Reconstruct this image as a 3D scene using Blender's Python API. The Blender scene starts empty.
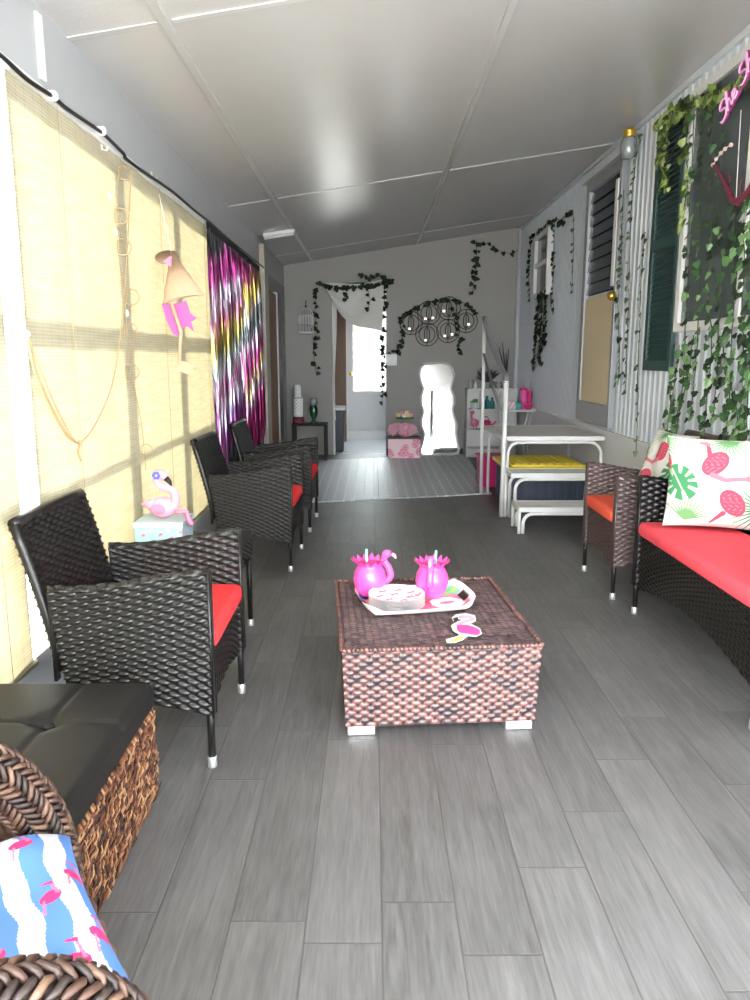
import bpy, bmesh, math, random
import numpy as np
from mathutils import Vector, Matrix

C = bpy.context.scene.collection
PI = math.pi
rnd = random.Random(7)
nrs = np.random.RandomState(11)

# ------------------------------------------------------------------ camera model (used to find real positions)
F = 750.0; PITCH = math.atan(142 / 750); YAW = math.radians(-0.23); H = 1.3
cp, sp = math.cos(PITCH), math.sin(PITCH)


def at(x, y, X=None, Y=None, Z=None):
    u = (x - 375) / F; v = (500 - y) / F
    d = Vector((u, cp + v * sp, -sp + v * cp))
    d = Vector((d.x * math.cos(YAW) - d.y * math.sin(YAW), d.x * math.sin(YAW) + d.y * math.cos(YAW), d.z))
    t = X / d.x if X is not None else (Y / d.y if Y is not None else (Z - H) / d.z)
    return Vector((d.x * t, d.y * t, H + d.z * t))


def lin(c):
    return tuple(((v / 255) / 12.92 if v / 255 <= .04045 else ((v / 255 + .055) / 1.055) ** 2.4) for v in c)


# ------------------------------------------------------------------ materials
def new_mat(name):
    m = bpy.data.materials.new(name); m.use_nodes = True
    nt = m.node_tree
    return m, nt, nt.nodes['Principled BSDF']


def N(nt, t, **kw):
    n = nt.nodes.new(t)
    for k, v in kw.items():
        setattr(n, k, v)
    return n


def math_n(nt, op, a, b=None, c=None):
    n = nt.nodes.new('ShaderNodeMath'); n.operation = op
    for i, q in enumerate((a, b, c)):
        if q is None: continue
        if isinstance(q, (int, float)): n.inputs[i].default_value = q
        else: nt.links.new(q, n.inputs[i])
    return n.outputs[0]


def mat(name, col, rough=.5, metal=0., var=.12, vscale=8., bump=0., bscale=60., spec=.5, emis=None, estr=0., stretch=(1, 1, 1), coat=0.):
    """plain procedural surface: base colour with noise variation and optional bump"""
    m, nt, b = new_mat(name)
    b.inputs['Roughness'].default_value = rough; b.inputs['Metallic'].default_value = metal
    b.inputs['Specular IOR Level'].default_value = spec
    b.inputs['Coat Weight'].default_value = coat
    tc = N(nt, 'ShaderNodeTexCoord'); mp = N(nt, 'ShaderNodeMapping'); mp.inputs['Scale'].default_value = stretch
    nt.links.new(tc.outputs['Object'], mp.inputs['Vector'])
    if var > 0:
        no = N(nt, 'ShaderNodeTexNoise'); no.inputs['Scale'].default_value = vscale; no.inputs['Detail'].default_value = 4
        nt.links.new(mp.outputs['Vector'], no.inputs['Vector'])
        mx = N(nt, 'ShaderNodeMix', data_type='RGBA')
        mx.inputs['A'].default_value = (*[max(0, v * (1 - var)) for v in col], 1)
        mx.inputs['B'].default_value = (*[min(1, v * (1 + var)) for v in col], 1)
        nt.links.new(no.outputs['Fac'], mx.inputs['Factor'])
        nt.links.new(mx.outputs['Result'], b.inputs['Base Color'])
    else:
        b.inputs['Base Color'].default_value = (*col, 1)
    if bump > 0:
        n2 = N(nt, 'ShaderNodeTexNoise'); n2.inputs['Scale'].default_value = bscale; n2.inputs['Detail'].default_value = 3
        nt.links.new(mp.outputs['Vector'], n2.inputs['Vector'])
        bp = N(nt, 'ShaderNodeBump'); bp.inputs['Strength'].default_value = bump; bp.inputs['Distance'].default_value = .01
        nt.links.new(n2.outputs['Fac'], bp.inputs['Height']); nt.links.new(bp.outputs['Normal'], b.inputs['Normal'])
    if emis:
        b.inputs['Emission Color'].default_value = (*emis, 1); b.inputs['Emission Strength'].default_value = estr
    return m


def mat_attr(name, rough=.7, spec=.4, bump=0., bscale=300., metal=0.):
    """surface whose own printed / mixed colour is a colour attribute"""
    m, nt, b = new_mat(name)
    b.inputs['Roughness'].default_value = rough; b.inputs['Specular IOR Level'].default_value = spec
    b.inputs['Metallic'].default_value = metal
    a = N(nt, 'ShaderNodeAttribute'); a.attribute_name = 'Col'
    nt.links.new(a.outputs['Color'], b.inputs['Base Color'])
    if bump > 0:
        tc = N(nt, 'ShaderNodeTexCoord')
        n2 = N(nt, 'ShaderNodeTexNoise'); n2.inputs['Scale'].default_value = bscale
        nt.links.new(tc.outputs['Object'], n2.inputs['Vector'])
        bp = N(nt, 'ShaderNodeBump'); bp.inputs['Strength'].default_value = bump; bp.inputs['Distance'].default_value = .01
        nt.links.new(n2.outputs['Fac'], bp.inputs['Height']); nt.links.new(bp.outputs['Normal'], b.inputs['Normal'])
    return m


def mat_glass(name, tint=(1, 1, 1), refl=.08, rough=.02):
    m, nt, b = new_mat(name)
    nt.nodes.remove(b)
    o = nt.nodes['Material Output']
    t = N(nt, 'ShaderNodeBsdfTransparent'); t.inputs['Color'].default_value = (*tint, 1)
    g = N(nt, 'ShaderNodeBsdfGlossy'); g.inputs['Roughness'].default_value = rough
    mx = N(nt, 'ShaderNodeMixShader'); mx.inputs['Fac'].default_value = refl
    nt.links.new(t.outputs[0], mx.inputs[1]); nt.links.new(g.outputs[0], mx.inputs[2]); nt.links.new(mx.outputs[0], o.inputs[0])
    return m


def mat_floor():
    m, nt, b = new_mat('grey_wood_plank_tile')
    L = nt.links
    tc = N(nt, 'ShaderNodeTexCoord'); sx = N(nt, 'ShaderNodeSeparateXYZ'); L.new(tc.outputs['Object'], sx.inputs[0])
    X, Y = sx.outputs['X'], sx.outputs['Y']
    rx = math_n(nt, 'DIVIDE', math_n(nt, 'ADD', X, 9 * .178 - .022), .178)
    row = math_n(nt, 'FLOOR', rx); fx = math_n(nt, 'FRACT', rx)
    w1 = N(nt, 'ShaderNodeTexWhiteNoise', noise_dimensions='1D'); L.new(row, w1.inputs['W'])
    ry = math_n(nt, 'ADD', math_n(nt, 'DIVIDE', math_n(nt, 'ADD', Y, 20), .92), w1.outputs['Value'])
    colm = math_n(nt, 'FLOOR', ry); fy = math_n(nt, 'FRACT', ry)
    cb = N(nt, 'ShaderNodeCombineXYZ'); L.new(row, cb.inputs['X']); L.new(colm, cb.inputs['Y'])
    w2 = N(nt, 'ShaderNodeTexWhiteNoise', noise_dimensions='3D'); L.new(cb.outputs[0], w2.inputs['Vector'])
    # edge distance in metres
    ex = math_n(nt, 'MULTIPLY', math_n(nt, 'MINIMUM', fx, math_n(nt, 'SUBTRACT', 1, fx)), .178)
    ey = math_n(nt, 'MULTIPLY', math_n(nt, 'MINIMUM', fy, math_n(nt, 'SUBTRACT', 1, fy)), .92)
    ed = math_n(nt, 'MINIMUM', ex, ey)
    mr = N(nt, 'ShaderNodeMapRange'); L.new(ed, mr.inputs['Value']); mr.inputs['From Min'].default_value = .0012; mr.inputs['From Max'].default_value = .003
    inside = mr.outputs['Result']
    # wood grain
    gv = N(nt, 'ShaderNodeCombineXYZ')
    L.new(math_n(nt, 'ADD', math_n(nt, 'MULTIPLY', X, 22), math_n(nt, 'MULTIPLY', w2.outputs['Value'], 60)), gv.inputs['X'])
    L.new(math_n(nt, 'ADD', math_n(nt, 'MULTIPLY', Y, 1.6), math_n(nt, 'MULTIPLY', w2.outputs['Value'], 31)), gv.inputs['Y'])
    g1 = N(nt, 'ShaderNodeTexNoise'); g1.inputs['Scale'].default_value = 1.6; g1.inputs['Detail'].default_value = 7; g1.inputs['Roughness'].default_value = .62; g1.inputs['Distortion'].default_value = .7
    L.new(gv.outputs[0], g1.inputs['Vector'])
    g2 = N(nt, 'ShaderNodeTexNoise'); g2.inputs['Scale'].default_value = 7; g2.inputs['Detail'].default_value = 4
    L.new(gv.outputs[0], g2.inputs['Vector'])
    g3 = N(nt, 'ShaderNodeTexNoise'); g3.inputs['Scale'].default_value = 3.2; g3.inputs['Detail'].default_value = 3
    L.new(tc.outputs['Object'], g3.inputs['Vector'])
    gs = math_n(nt, 'ADD', math_n(nt, 'MULTIPLY', g1.outputs['Fac'], .55), math_n(nt, 'ADD', math_n(nt, 'MULTIPLY', g2.outputs['Fac'], .25), math_n(nt, 'MULTIPLY', g3.outputs['Fac'], .2)))
    gs = math_n(nt, 'ADD', gs, math_n(nt, 'MULTIPLY', math_n(nt, 'SUBTRACT', w2.outputs['Value'], .5), .12))
    cr = N(nt, 'ShaderNodeValToRGB'); L.new(gs, cr.inputs['Fac'])
    cr.color_ramp.elements[0].position = .33; cr.color_ramp.elements[0].color = (.072, .069, .068, 1)
    cr.color_ramp.elements[1].position = .70; cr.color_ramp.elements[1].color = (.185, .181, .179, 1)
    mx = N(nt, 'ShaderNodeMix', data_type='RGBA'); mx.inputs['A'].default_value = (.085, .08, .078, 1)
    L.new(inside, mx.inputs['Factor']); L.new(cr.outputs['Color'], mx.inputs['B'])
    L.new(mx.outputs['Result'], b.inputs['Base Color'])
    L.new(math_n(nt, 'ADD', .36, math_n(nt, 'MULTIPLY', g1.outputs['Fac'], .2)), b.inputs['Roughness'])
    b.inputs['Specular IOR Level'].default_value = .55
    bp = N(nt, 'ShaderNodeBump'); bp.inputs['Strength'].default_value = .35; bp.inputs['Distance'].default_value = .004
    L.new(math_n(nt, 'ADD', inside, math_n(nt, 'MULTIPLY', g2.outputs['Fac'], .25)), bp.inputs['Height'])
    L.new(bp.outputs['Normal'], b.inputs['Normal'])
    return m


def mat_blind():
    """woven roll-up shade: fine horizontal slats, light passes through"""
    m, nt, b = new_mat('woven_blind_fabric'); L = nt.links
    nt.nodes.remove(b); o = nt.nodes['Material Output']
    tc = N(nt, 'ShaderNodeTexCoord'); sx = N(nt, 'ShaderNodeSeparateXYZ'); L.new(tc.outputs['Object'], sx.inputs[0])
    sl = math_n(nt, 'SINE', math_n(nt, 'MULTIPLY', sx.outputs['Z'], 2 * PI / .012))
    no = N(nt, 'ShaderNodeTexNoise'); no.inputs['Scale'].default_value = 3; no.inputs['Detail'].default_value = 5
    mp = N(nt, 'ShaderNodeMapping'); mp.inputs['Scale'].default_value = (1, 1.5, 14); L.new(tc.outputs['Object'], mp.inputs[0]); L.new(mp.outputs[0], no.inputs['Vector'])
    th = math_n(nt, 'PINGPONG', sx.outputs['Y'], .03)
    thr = math_n(nt, 'LESS_THAN', th, .0022)
    fac = math_n(nt, 'ADD', math_n(nt, 'MULTIPLY', sl, .15), math_n(nt, 'ADD', .10, math_n(nt, 'MULTIPLY', no.outputs['Fac'], .9)))
    fac = math_n(nt, 'SUBTRACT', fac, math_n(nt, 'MULTIPLY', thr, .22))
    mx = N(nt, 'ShaderNodeMix', data_type='RGBA'); L.new(fac, mx.inputs['Factor'])
    mx.inputs['A'].default_value = (.54, .49, .36, 1); mx.inputs['B'].default_value = (.88, .835, .67, 1)
    tr = N(nt, 'ShaderNodeBsdfTranslucent'); df = N(nt, 'ShaderNodeBsdfDiffuse')
    dim = N(nt, 'ShaderNodeMix', data_type='RGBA'); dim.blend_type = 'MULTIPLY'; dim.inputs['Factor'].default_value = 1; dim.inputs['B'].default_value = (.35, .35, .345, 1)
    L.new(mx.outputs['Result'], dim.inputs['A']); L.new(dim.outputs['Result'], tr.inputs[0]); L.new(mx.outputs['Result'], df.inputs[0])
    ms = N(nt, 'ShaderNodeMixShader'); ms.inputs[0].default_value = .45
    L.new(tr.outputs[0], ms.inputs[1]); L.new(df.outputs[0], ms.inputs[2]); L.new(ms.outputs[0], o.inputs[0])
    return m


def mat_cloth(name, col, trans=.35):
    m, nt, b = new_mat(name); L = nt.links
    nt.nodes.remove(b); o = nt.nodes['Material Output']
    tc = N(nt, 'ShaderNodeTexCoord'); no = N(nt, 'ShaderNodeTexNoise'); no.inputs['Scale'].default_value = 25
    L.new(tc.outputs['Object'], no.inputs['Vector'])
    mx = N(nt, 'ShaderNodeMix', data_type='RGBA'); L.new(no.outputs['Fac'], mx.inputs['Factor'])
    mx.inputs['A'].default_value = (*[v * .9 for v in col], 1); mx.inputs['B'].default_value = (*col, 1)
    tr = N(nt, 'ShaderNodeBsdfTranslucent'); df = N(nt, 'ShaderNodeBsdfDiffuse')
    L.new(mx.outputs['Result'], tr.inputs[0]); L.new(mx.outputs['Result'], df.inputs[0])
    ms = N(nt, 'ShaderNodeMixShader'); ms.inputs[0].default_value = 1 - trans
    L.new(tr.outputs[0], ms.inputs[1]); L.new(df.outputs[0], ms.inputs[2]); L.new(ms.outputs[0], o.inputs[0])
    return m


def mat_diamond():
    m, nt, b = new_mat('diamond_tread_vinyl'); L = nt.links
    tc = N(nt, 'ShaderNodeTexCoord'); sx = N(nt, 'ShaderNodeSeparateXYZ'); L.new(tc.outputs['Object'], sx.inputs[0])
    p = .095
    ax = math_n(nt, 'DIVIDE', sx.outputs['X'], p); ay = math_n(nt, 'DIVIDE', sx.outputs['Y'], p)
    par = math_n(nt, 'FLOORED_MODULO', math_n(nt, 'ADD', math_n(nt, 'FLOOR', ax), math_n(nt, 'FLOOR', ay)), 2)
    fx = math_n(nt, 'ABSOLUTE', math_n(nt, 'SUBTRACT', math_n(nt, 'FRACT', ax), .5))
    fy = math_n(nt, 'ABSOLUTE', math_n(nt, 'SUBTRACT', math_n(nt, 'FRACT', ay), .5))
    d1 = math_n(nt, 'ADD', math_n(nt, 'MULTIPLY', fx, 2.1), math_n(nt, 'MULTIPLY', fy, 6))
    d2 = math_n(nt, 'ADD', math_n(nt, 'MULTIPLY', fx, 6), math_n(nt, 'MULTIPLY', fy, 2.1))
    mx = N(nt, 'ShaderNodeMix'); L.new(par, mx.inputs['Factor']); L.new(d1, mx.inputs['A']); L.new(d2, mx.inputs['B'])
    mr = N(nt, 'ShaderNodeMapRange'); L.new(mx.outputs['Result'], mr.inputs['Value'])
    mr.inputs['From Min'].default_value = 1.05; mr.inputs['From Max'].default_value = .6
    c = N(nt, 'ShaderNodeMix', data_type='RGBA'); L.new(mr.outputs['Result'], c.inputs['Factor'])
    c.inputs['A'].default_value = (.50, .535, .56, 1); c.inputs['B'].default_value = (.86, .88, .90, 1)
    L.new(c.outputs['Result'], b.inputs['Base Color']); b.inputs['Roughness'].default_value = .42; b.inputs['Metallic'].default_value = .15
    bp = N(nt, 'ShaderNodeBump'); bp.inputs['Strength'].default_value = 1.0; bp.inputs['Distance'].default_value = .006
    L.new(mr.outputs['Result'], bp.inputs['Height']); L.new(bp.outputs['Normal'], b.inputs['Normal'])
    return m


def mat_ceiling():
    m, nt, b = new_mat('ceiling_panel'); L = nt.links
    tc = N(nt, 'ShaderNodeTexCoord')
    no = N(nt, 'ShaderNodeTexNoise'); no.inputs['Scale'].default_value = 1.3; no.inputs['Detail'].default_value = 5
    L.new(tc.outputs['Object'], no.inputs['Vector'])
    mx = N(nt, 'ShaderNodeMix', data_type='RGBA'); L.new(no.outputs['Fac'], mx.inputs['Factor'])
    mx.inputs['A'].default_value = (.53, .525, .52, 1); mx.inputs['B'].default_value = (.60, .597, .595, 1)
    L.new(mx.outputs['Result'], b.inputs['Base Color']); b.inputs['Roughness'].default_value = .27; b.inputs['Specular IOR Level'].default_value = .5
    n2 = N(nt, 'ShaderNodeTexNoise'); n2.inputs['Scale'].default_value = 55; n2.inputs['Detail'].default_value = 2
    L.new(tc.outputs['Object'], n2.inputs['Vector'])
    bp = N(nt, 'ShaderNodeBump'); bp.inputs['Strength'].default_value = .10; bp.inputs['Distance'].default_value = .008
    L.new(n2.outputs['Fac'], bp.inputs['Height']); L.new(bp.outputs['Normal'], b.inputs['Normal'])
    return m


def mat_foil(name, phase, slant):
    """metallic tinsel that runs through bands of colour along each strand"""
    m, nt, b = new_mat(name); L = nt.links
    a = N(nt, 'ShaderNodeAttribute'); a.attribute_name = 'Col'
    L.new(a.outputs['Color'], b.inputs['Base Color'])
    b.inputs['Metallic'].default_value = .85; b.inputs['Roughness'].default_value = .36
    return m


M = {}
M['floor'] = mat_floor()
M['blind'] = mat_blind()
M['diamond'] = mat_diamond()
M['ceiling'] = mat_ceiling()
M['batten'] = mat('ceiling_batten', (.52, .52, .52), .4, var=.05)
M['wall'] = mat('grey_painted_wall', (.31, .30, .282), .6, var=.05, vscale=2, bump=.05, bscale=90)
M['beam'] = mat('painted_header', (.43, .44, .455), .5, var=.04, vscale=3)
M['kick'] = mat('kick_wall', (.50, .53, .57), .5, var=.06, vscale=3)
M['white'] = mat('white_paint', (.78, .78, .77), .4, var=.04)
M['siding'] = mat('ribbed_siding', (.68, .715, .765), .42, var=.05, vscale=2)
M['skirting'] = mat('skirting_panel', (.80, .81, .82), .5, var=.04, vscale=2)
M['wood_post'] = mat('bare_timber', (.46, .43, .37), .7, var=.2, vscale=6, stretch=(6, 6, .6))
M['brown_wood'] = mat('brown_wood', (.22, .105, .05), .5, var=.35, vscale=5, stretch=(9, 9, .5))
M['dark_wood'] = mat('dark_wood_panel', (.16, .085, .05), .5, var=.3, vscale=5, stretch=(9, 9, .5))
M['wicker'] = mat('black_wicker', (.0085, .0080, .0077), .33, var=.25, vscale=30, spec=.5)
M['wicker_seat'] = mat('black_wicker_frame', (.009, .0085, .0085), .42, var=.2, vscale=30, spec=.3)
M['wicker_brown'] = mat('brown_wicker', (.080, .050, .047), .36, var=.25, vscale=30, spec=.8)
M['silver'] = mat('silver_cap', (.62, .62, .63), .3, .7, var=.05)
M['red'] = mat('red_seat_fabric', (.86, .045, .05), .85, var=.08, vscale=12, bump=.12, bscale=500, spec=.2)
M['orange_red'] = mat('orange_seat_fabric', (.85, .12, .07), .85, var=.08, vscale=12, bump=.12, bscale=500, spec=.2)
M['coral'] = mat('coral_seat_fabric', (.92, .095, .125), .85, var=.08, vscale=12, bump=.12, bscale=500, spec=.2)
M['table_weave'] = mat_attr('mottled_brown_weave', .36, .6)
M['attr_fabric'] = mat_attr('printed_fabric', .85, .2, .15, 400)
M['attr_print'] = mat_attr('printed_card', .4, .4)
M['attr_straw'] = mat_attr('seagrass_straw', .7, .3)
M['attr_braid'] = mat_attr('braided_wicker', .5, .5)
M['leather'] = mat('black_leather', (.0115, .0110, .0110), .50, var=.2, vscale=20, spec=.3, bump=.15, bscale=350)
M['black_metal'] = mat('black_metal', (.008, .008, .009), .5, var=.1, spec=.25)
M['pink'] = mat('pink_plastic', (.84, .09, .40), .30, var=.05, coat=.3)
M['hotpink'] = mat('hot_pink_plastic', (.75, .03, .22), .35, var=.08)
M['palepink'] = mat('pale_pink', (.85, .36, .48), .6, var=.06)
M['midpink'] = mat('rose_pink', (.82, .22, .36), .6, var=.06)
M['feather_pink'] = mat('feather_pink', (.50, .10, .34), .6, var=.1)
M['mint'] = mat('mint_straw', (.22, .62, .47), .4, var=.05)
M['teal'] = mat('teal_plastic', (.03, .24, .26), .35, var=.1)
M['blue'] = mat('blue_flower', (.06, .13, .55), .5, var=.1)
M['black'] = mat('black_paint', (.012, .012, .012), .4, var=.05)
M['kraft'] = mat('kraft_card', (.56, .38, .25), .8, var=.08, vscale=20)
M['kraft_dark'] = mat('kraft_card_inside', (.33, .22, .15), .8, var=.08, vscale=20)
M['ivy'] = mat_attr('ivy_leaf', .38, .55)
M['ivy_far'] = mat_attr('shaded_ivy_leaf', .55, .3)  # same ivy; the dimness at the back is put into darker leaf colours
M['ivy_lime'] = mat_attr('lime_leaf', .34, .6)
LEAF = {'ivy': [lin(c_) for c_ in ((34, 62, 32), (50, 88, 46), (74, 112, 64), (26, 46, 26), (108, 142, 92), (40, 74, 36), (22, 40, 22))],
        'ivy_far': [lin(c_) for c_ in ((26, 40, 26), (34, 52, 32), (20, 30, 20), (44, 62, 40))],
        'ivy_lime': [lin(c_) for c_ in ((78, 104, 44), (112, 136, 62), (52, 74, 32), (150, 168, 96), (176, 188, 128), (40, 58, 26))]}
M['stem'] = mat('ivy_stem', (.03, .055, .02), .6, var=.2)
M['twine'] = mat('jute_twine', (.42, .30, .16), .8, var=.2, vscale=60)
M['string'] = mat('white_string', (.75, .74, .70), .8, var=.05)
M['cable'] = mat('black_cable', (.014, .014, .016), .45, var=.05)
M['clear'] = mat_glass('window_glass', (.96, .98, .98), .06)
M['dark_glass'] = mat('dark_window_glass', (.085, .105, .11), .10, var=.2, vscale=2, spec=.8)
M['blue_glass'] = mat('slate_louvre_glass', (.050, .065, .085), .22, var=.15, vscale=4, spec=.7)
M['tan'] = mat('tan_plywood', (.80, .66, .44), .6, var=.06, vscale=4)
M['grey_trim'] = mat('aluminium_trim', (.36, .37, .39), .4, .4, var=.06)
M['shutter'] = mat('dark_green_shutter', (.022, .062, .058), .45, var=.12)
M['grey_wood'] = mat('weathered_tread', (.62, .605, .58), .8, var=.25, vscale=8, stretch=(1, 8, 8), bump=.2, bscale=30)
M['rail'] = mat('grey_handrail', (.33, .34, .36), .35, .5, var=.05)
M['navy'] = mat('navy_tote', (.048, .062, .092), .45, var=.1)
M['yellow'] = mat('yellow_lid', (.92, .74, .075), .45, var=.06)
M['green_glass'] = mat('green_glass', (.008, .09, .02), .08, var=.3, vscale=15, spec=.9)
M['maroon'] = mat('maroon_base', (.14, .02, .04), .4, var=.1)
M['mirror'] = mat('mirror_glass', (.92, .93, .93), .03, 1., var=0)
M['gold'] = mat('brass', (.70, .47, .09), .28, .9, var=.1)
M['jar'] = mat('grey_glass_jar', (.22, .25, .26), .12, var=.35, vscale=18, spec=.9)
M['lilac'] = mat('lilac_tube', (.66, .38, .58), .4, var=0, emis=(.80, .40, .68), estr=.10)
M['magenta'] = mat('magenta_backing', (.28, .02, .15), .4, var=.1)
M['red_branch'] = mat('dark_red_coral', (.13, .016, .035), .45, var=.25, vscale=30)
M['bead'] = mat('pale_pink_bead', (.62, .42, .42), .4, var=.1)
M['curtain'] = mat_cloth('white_curtain_cloth', (.86, .85, .82), .3)
M['door'] = mat('white_door_paint', (.70, .73, .76), .4, var=.04)
M['tile'] = mat('pale_tile', (.48, .52, .56), .3, var=.2, vscale=5)
M['tealight'] = mat('tealight', (.85, .83, .75), .5, var=.05, emis=(1, .93, .78), estr=.5)
M['towel'] = mat_attr('printed_towel', .9, .2)
M['plant'] = mat('plant_green', (.06, .26, .05), .5, var=.3, vscale=20)
M['dark_plant'] = mat('dark_plant', (.035, .035, .04), .6, var=.3, vscale=20)
M['paver'] = mat('outside_concrete', (.42, .415, .40), .8, var=.15, vscale=1)
M['house'] = mat('pale_clapboard', (.20, .20, .20), .6, var=.05)
M['bush'] = mat('bush_green', (.10, .19, .05), .7, var=.4, vscale=4)


# ------------------------------------------------------------------ mesh helpers
def chain(o):
    Mx = Matrix.Identity(4)
    while o is not None:
        Mx = o.matrix_basis @ Mx
        o = o.parent
    return Mx


class MB:
    def __init__(s):
        s.v = []; s.f = []; s.c = []; s.smooth = []

    def add(s, verts, faces, col=None, smooth=True):
        k = len(s.v)
        s.v += [tuple(p) for p in verts]
        s.f += [tuple(i + k for i in f) for f in faces]
        s.smooth += [smooth] * len(faces)
        if col is None: col = (.5, .5, .5)
        if len(verts) and isinstance(col[0], (tuple, list, np.ndarray)): s.c += [tuple(q) for q in col]
        else: s.c += [tuple(col)] * len(verts)
        return s

    def box(s, x0, x1, y0, y1, z0, z1, col=None, M4=None):
        vs = [(x, y, z) for x in (x0, x1) for y in (y0, y1) for z in (z0, z1)]
        if M4: vs = [M4 @ Vector(p) for p in vs]
        return s.add(vs, [(0, 1, 3, 2), (4, 6, 7, 5), (0, 4, 5, 1), (2, 3, 7, 6), (0, 2, 6, 4), (1, 5, 7, 3)], col, False)

    def tube(s, pts, r, n=8, closed=False, col=None):
        pts = [Vector(p) for p in pts]; k = len(pts)
        rr = r if isinstance(r, (list, tuple)) else [r] * k
        rings = []
        up = None
        for i, p in enumerate(pts):
            a = pts[(i - 1) % k] if (closed or i > 0) else p
            b = pts[(i + 1) % k] if (closed or i < k - 1) else p
            t = (b - a)
            t = t.normalized() if t.length > 1e-9 else Vector((0, 0, 1))
            if up is None:
                up = Vector((0, 0, 1)) if abs(t.z) < .9 else Vector((1, 0, 0))
            sd = t.cross(up)
            if sd.length < 1e-6: sd = t.cross(Vector((.3, 1, .2)))
            sd.normalize(); up = sd.cross(t).normalized()
            rings.append([p + (sd * math.cos(2 * PI * j / n) + up * math.sin(2 * PI * j / n)) * rr[i] for j in range(n)])
        vs = [q for R in rings for q in R]; fs = []
        for i in range(k if closed else k - 1):
            for j in range(n):
                a = i * n + j; b = i * n + (j + 1) % n; c = ((i + 1) % k) * n + (j + 1) % n; d = ((i + 1) % k) * n + j
                fs.append((a, b, c, d))
        if not closed:
            fs.append(tuple(range(n - 1, -1, -1))); fs.append(tuple((k - 1) * n + j for j in range(n)))
        return s.add(vs, fs, col)

    def lathe(s, prof, c=(0, 0, 0), n=20, col=None, M4=None):
        vs = []; fs = []; k = len(prof)
        for r, z in prof:
            for j in range(n):
                a = 2 * PI * j / n
                vs.append(Vector((c[0] + r * math.cos(a), c[1] + r * math.sin(a), c[2] + z)))
        for i in range(k - 1):
            for j in range(n):
                fs.append((i * n + j, i * n + (j + 1) % n, (i + 1) * n + (j + 1) % n, (i + 1) * n + j))
        fs.append(tuple(range(n - 1, -1, -1))); fs.append(tuple((k - 1) * n + j for j in range(n)))
        if M4: vs = [M4 @ p for p in vs]
        return s.add(vs, fs, col)

    def prism(s, poly, fn, d0, d1, col=None):
        """poly: 2-D outline; fn(a, b, d) -> xyz"""
        n = len(poly)
        vs = [fn(a, b, d0) for a, b in poly] + [fn(a, b, d1) for a, b in poly]
        fs = [tuple(range(n - 1, -1, -1)), tuple(range(n, 2 * n))] + [(i, (i + 1) % n, n + (i + 1) % n, n + i) for i in range(n)]
        return s.add(vs, fs, col, False)

    def grid(s, P, closeu=False, closev=False, col=None, smooth=True):
        nu, nv = P.shape[:2]
        iu = np.arange(nu if closeu else nu - 1); iv = np.arange(nv if closev else nv - 1)
        A, B = np.meshgrid(iu, iv, indexing='ij')
        a = A * nv + B; b = ((A + 1) % nu) * nv + B; c = ((A + 1) % nu) * nv + (B + 1) % nv; d = A * nv + (B + 1) % nv
        fs = np.stack([a, b, c, d], -1).reshape(-1, 4).tolist()
        if col is not None and isinstance(col, np.ndarray): col = col.reshape(-1, 3).tolist()
        return s.add(P.reshape(-1, 3).tolist(), fs, col, smooth)

    def sphere(s, c, r, nu=16, nv=10, col=None, M4=None):
        if isinstance(r, (int, float)): r = (r, r, r)
        th = np.linspace(0, 2 * PI, nu, endpoint=False); ph = np.linspace(-PI / 2 + .02, PI / 2 - .02, nv)
        T, Q = np.meshgrid(th, ph, indexing='ij')
        P = np.stack([c[0] + r[0] * np.cos(T) * np.cos(Q), c[1] + r[1] * np.sin(T) * np.cos(Q), c[2] + r[2] * np.sin(Q)], -1)
        if M4 is not None:
            A = np.array(M4); P = P @ A[:3, :3].T + A[:3, 3]
        return s.grid(P, closeu=True, col=col)

    def build(s, name, m, parent=None, bevel=0, seg=2, local=False, kind=None, label=None, flat=False, attr=False, subsurf=0, origin=None):
        me = bpy.data.meshes.new(name)
        vs = s.v
        loc = None
        if parent is not None:
            if not local:
                Mi = np.array(chain(parent).inverted()); A = np.array(vs); vs = (A @ Mi[:3, :3].T + Mi[:3, 3]).tolist()
        else:
            A = np.array(vs)
            loc = np.array([(A[:, 0].min() + A[:, 0].max()) / 2, (A[:, 1].min() + A[:, 1].max()) / 2, A[:, 2].min()]) if origin is None else np.array(origin)
            vs = (A - loc).tolist()
        me.from_pydata(vs, [], s.f); me.update()
        sm = [False] * len(s.f) if flat else s.smooth
        me.polygons.foreach_set('use_smooth', sm)
        if attr:
            ca = me.color_attributes.new('Col', 'FLOAT_COLOR', 'POINT')
            buf = np.ones((len(s.v), 4), np.float32); buf[:, :3] = np.array(s.c, np.float32)
            ca.data.foreach_set('color', buf.ravel())
        bm = bmesh.new(); bm.from_mesh(me); bmesh.ops.recalc_face_normals(bm, faces=bm.faces[:]); bm.to_mesh(me); bm.free()
        me.materials.append(M[m] if isinstance(m, str) else m)
        o = bpy.data.objects.new(name, me); C.objects.link(o)
        if parent is not None: o.parent = parent
        else: o.location = loc
        if bevel:
            md = o.modifiers.new('bevel', 'BEVEL'); md.width = bevel; md.segments = seg; md.limit_method = 'ANGLE'; md.angle_limit = .6
            if seg > 2: me.polygons.foreach_set('use_smooth', [True] * len(s.f))
        if subsurf:
            md = o.modifiers.new('subdivision', 'SUBSURF'); md.levels = subsurf; md.render_levels = subsurf
        if kind: o['kind'] = kind
        if label: o['label'] = label
        return o


def tag(o, label, cat, group=None):
    o['label'] = label; o['category'] = cat
    if group: o['group'] = group
    return o


def thing(name, label, cat, loc=(0, 0, 0), rz=0, group=None):
    o = bpy.data.objects.new(name, None); C.objects.link(o)
    o.empty_display_size = .1
    o.location = loc; o.rotation_euler = (0, 0, rz)
    return tag(o, label, cat, group)


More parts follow.
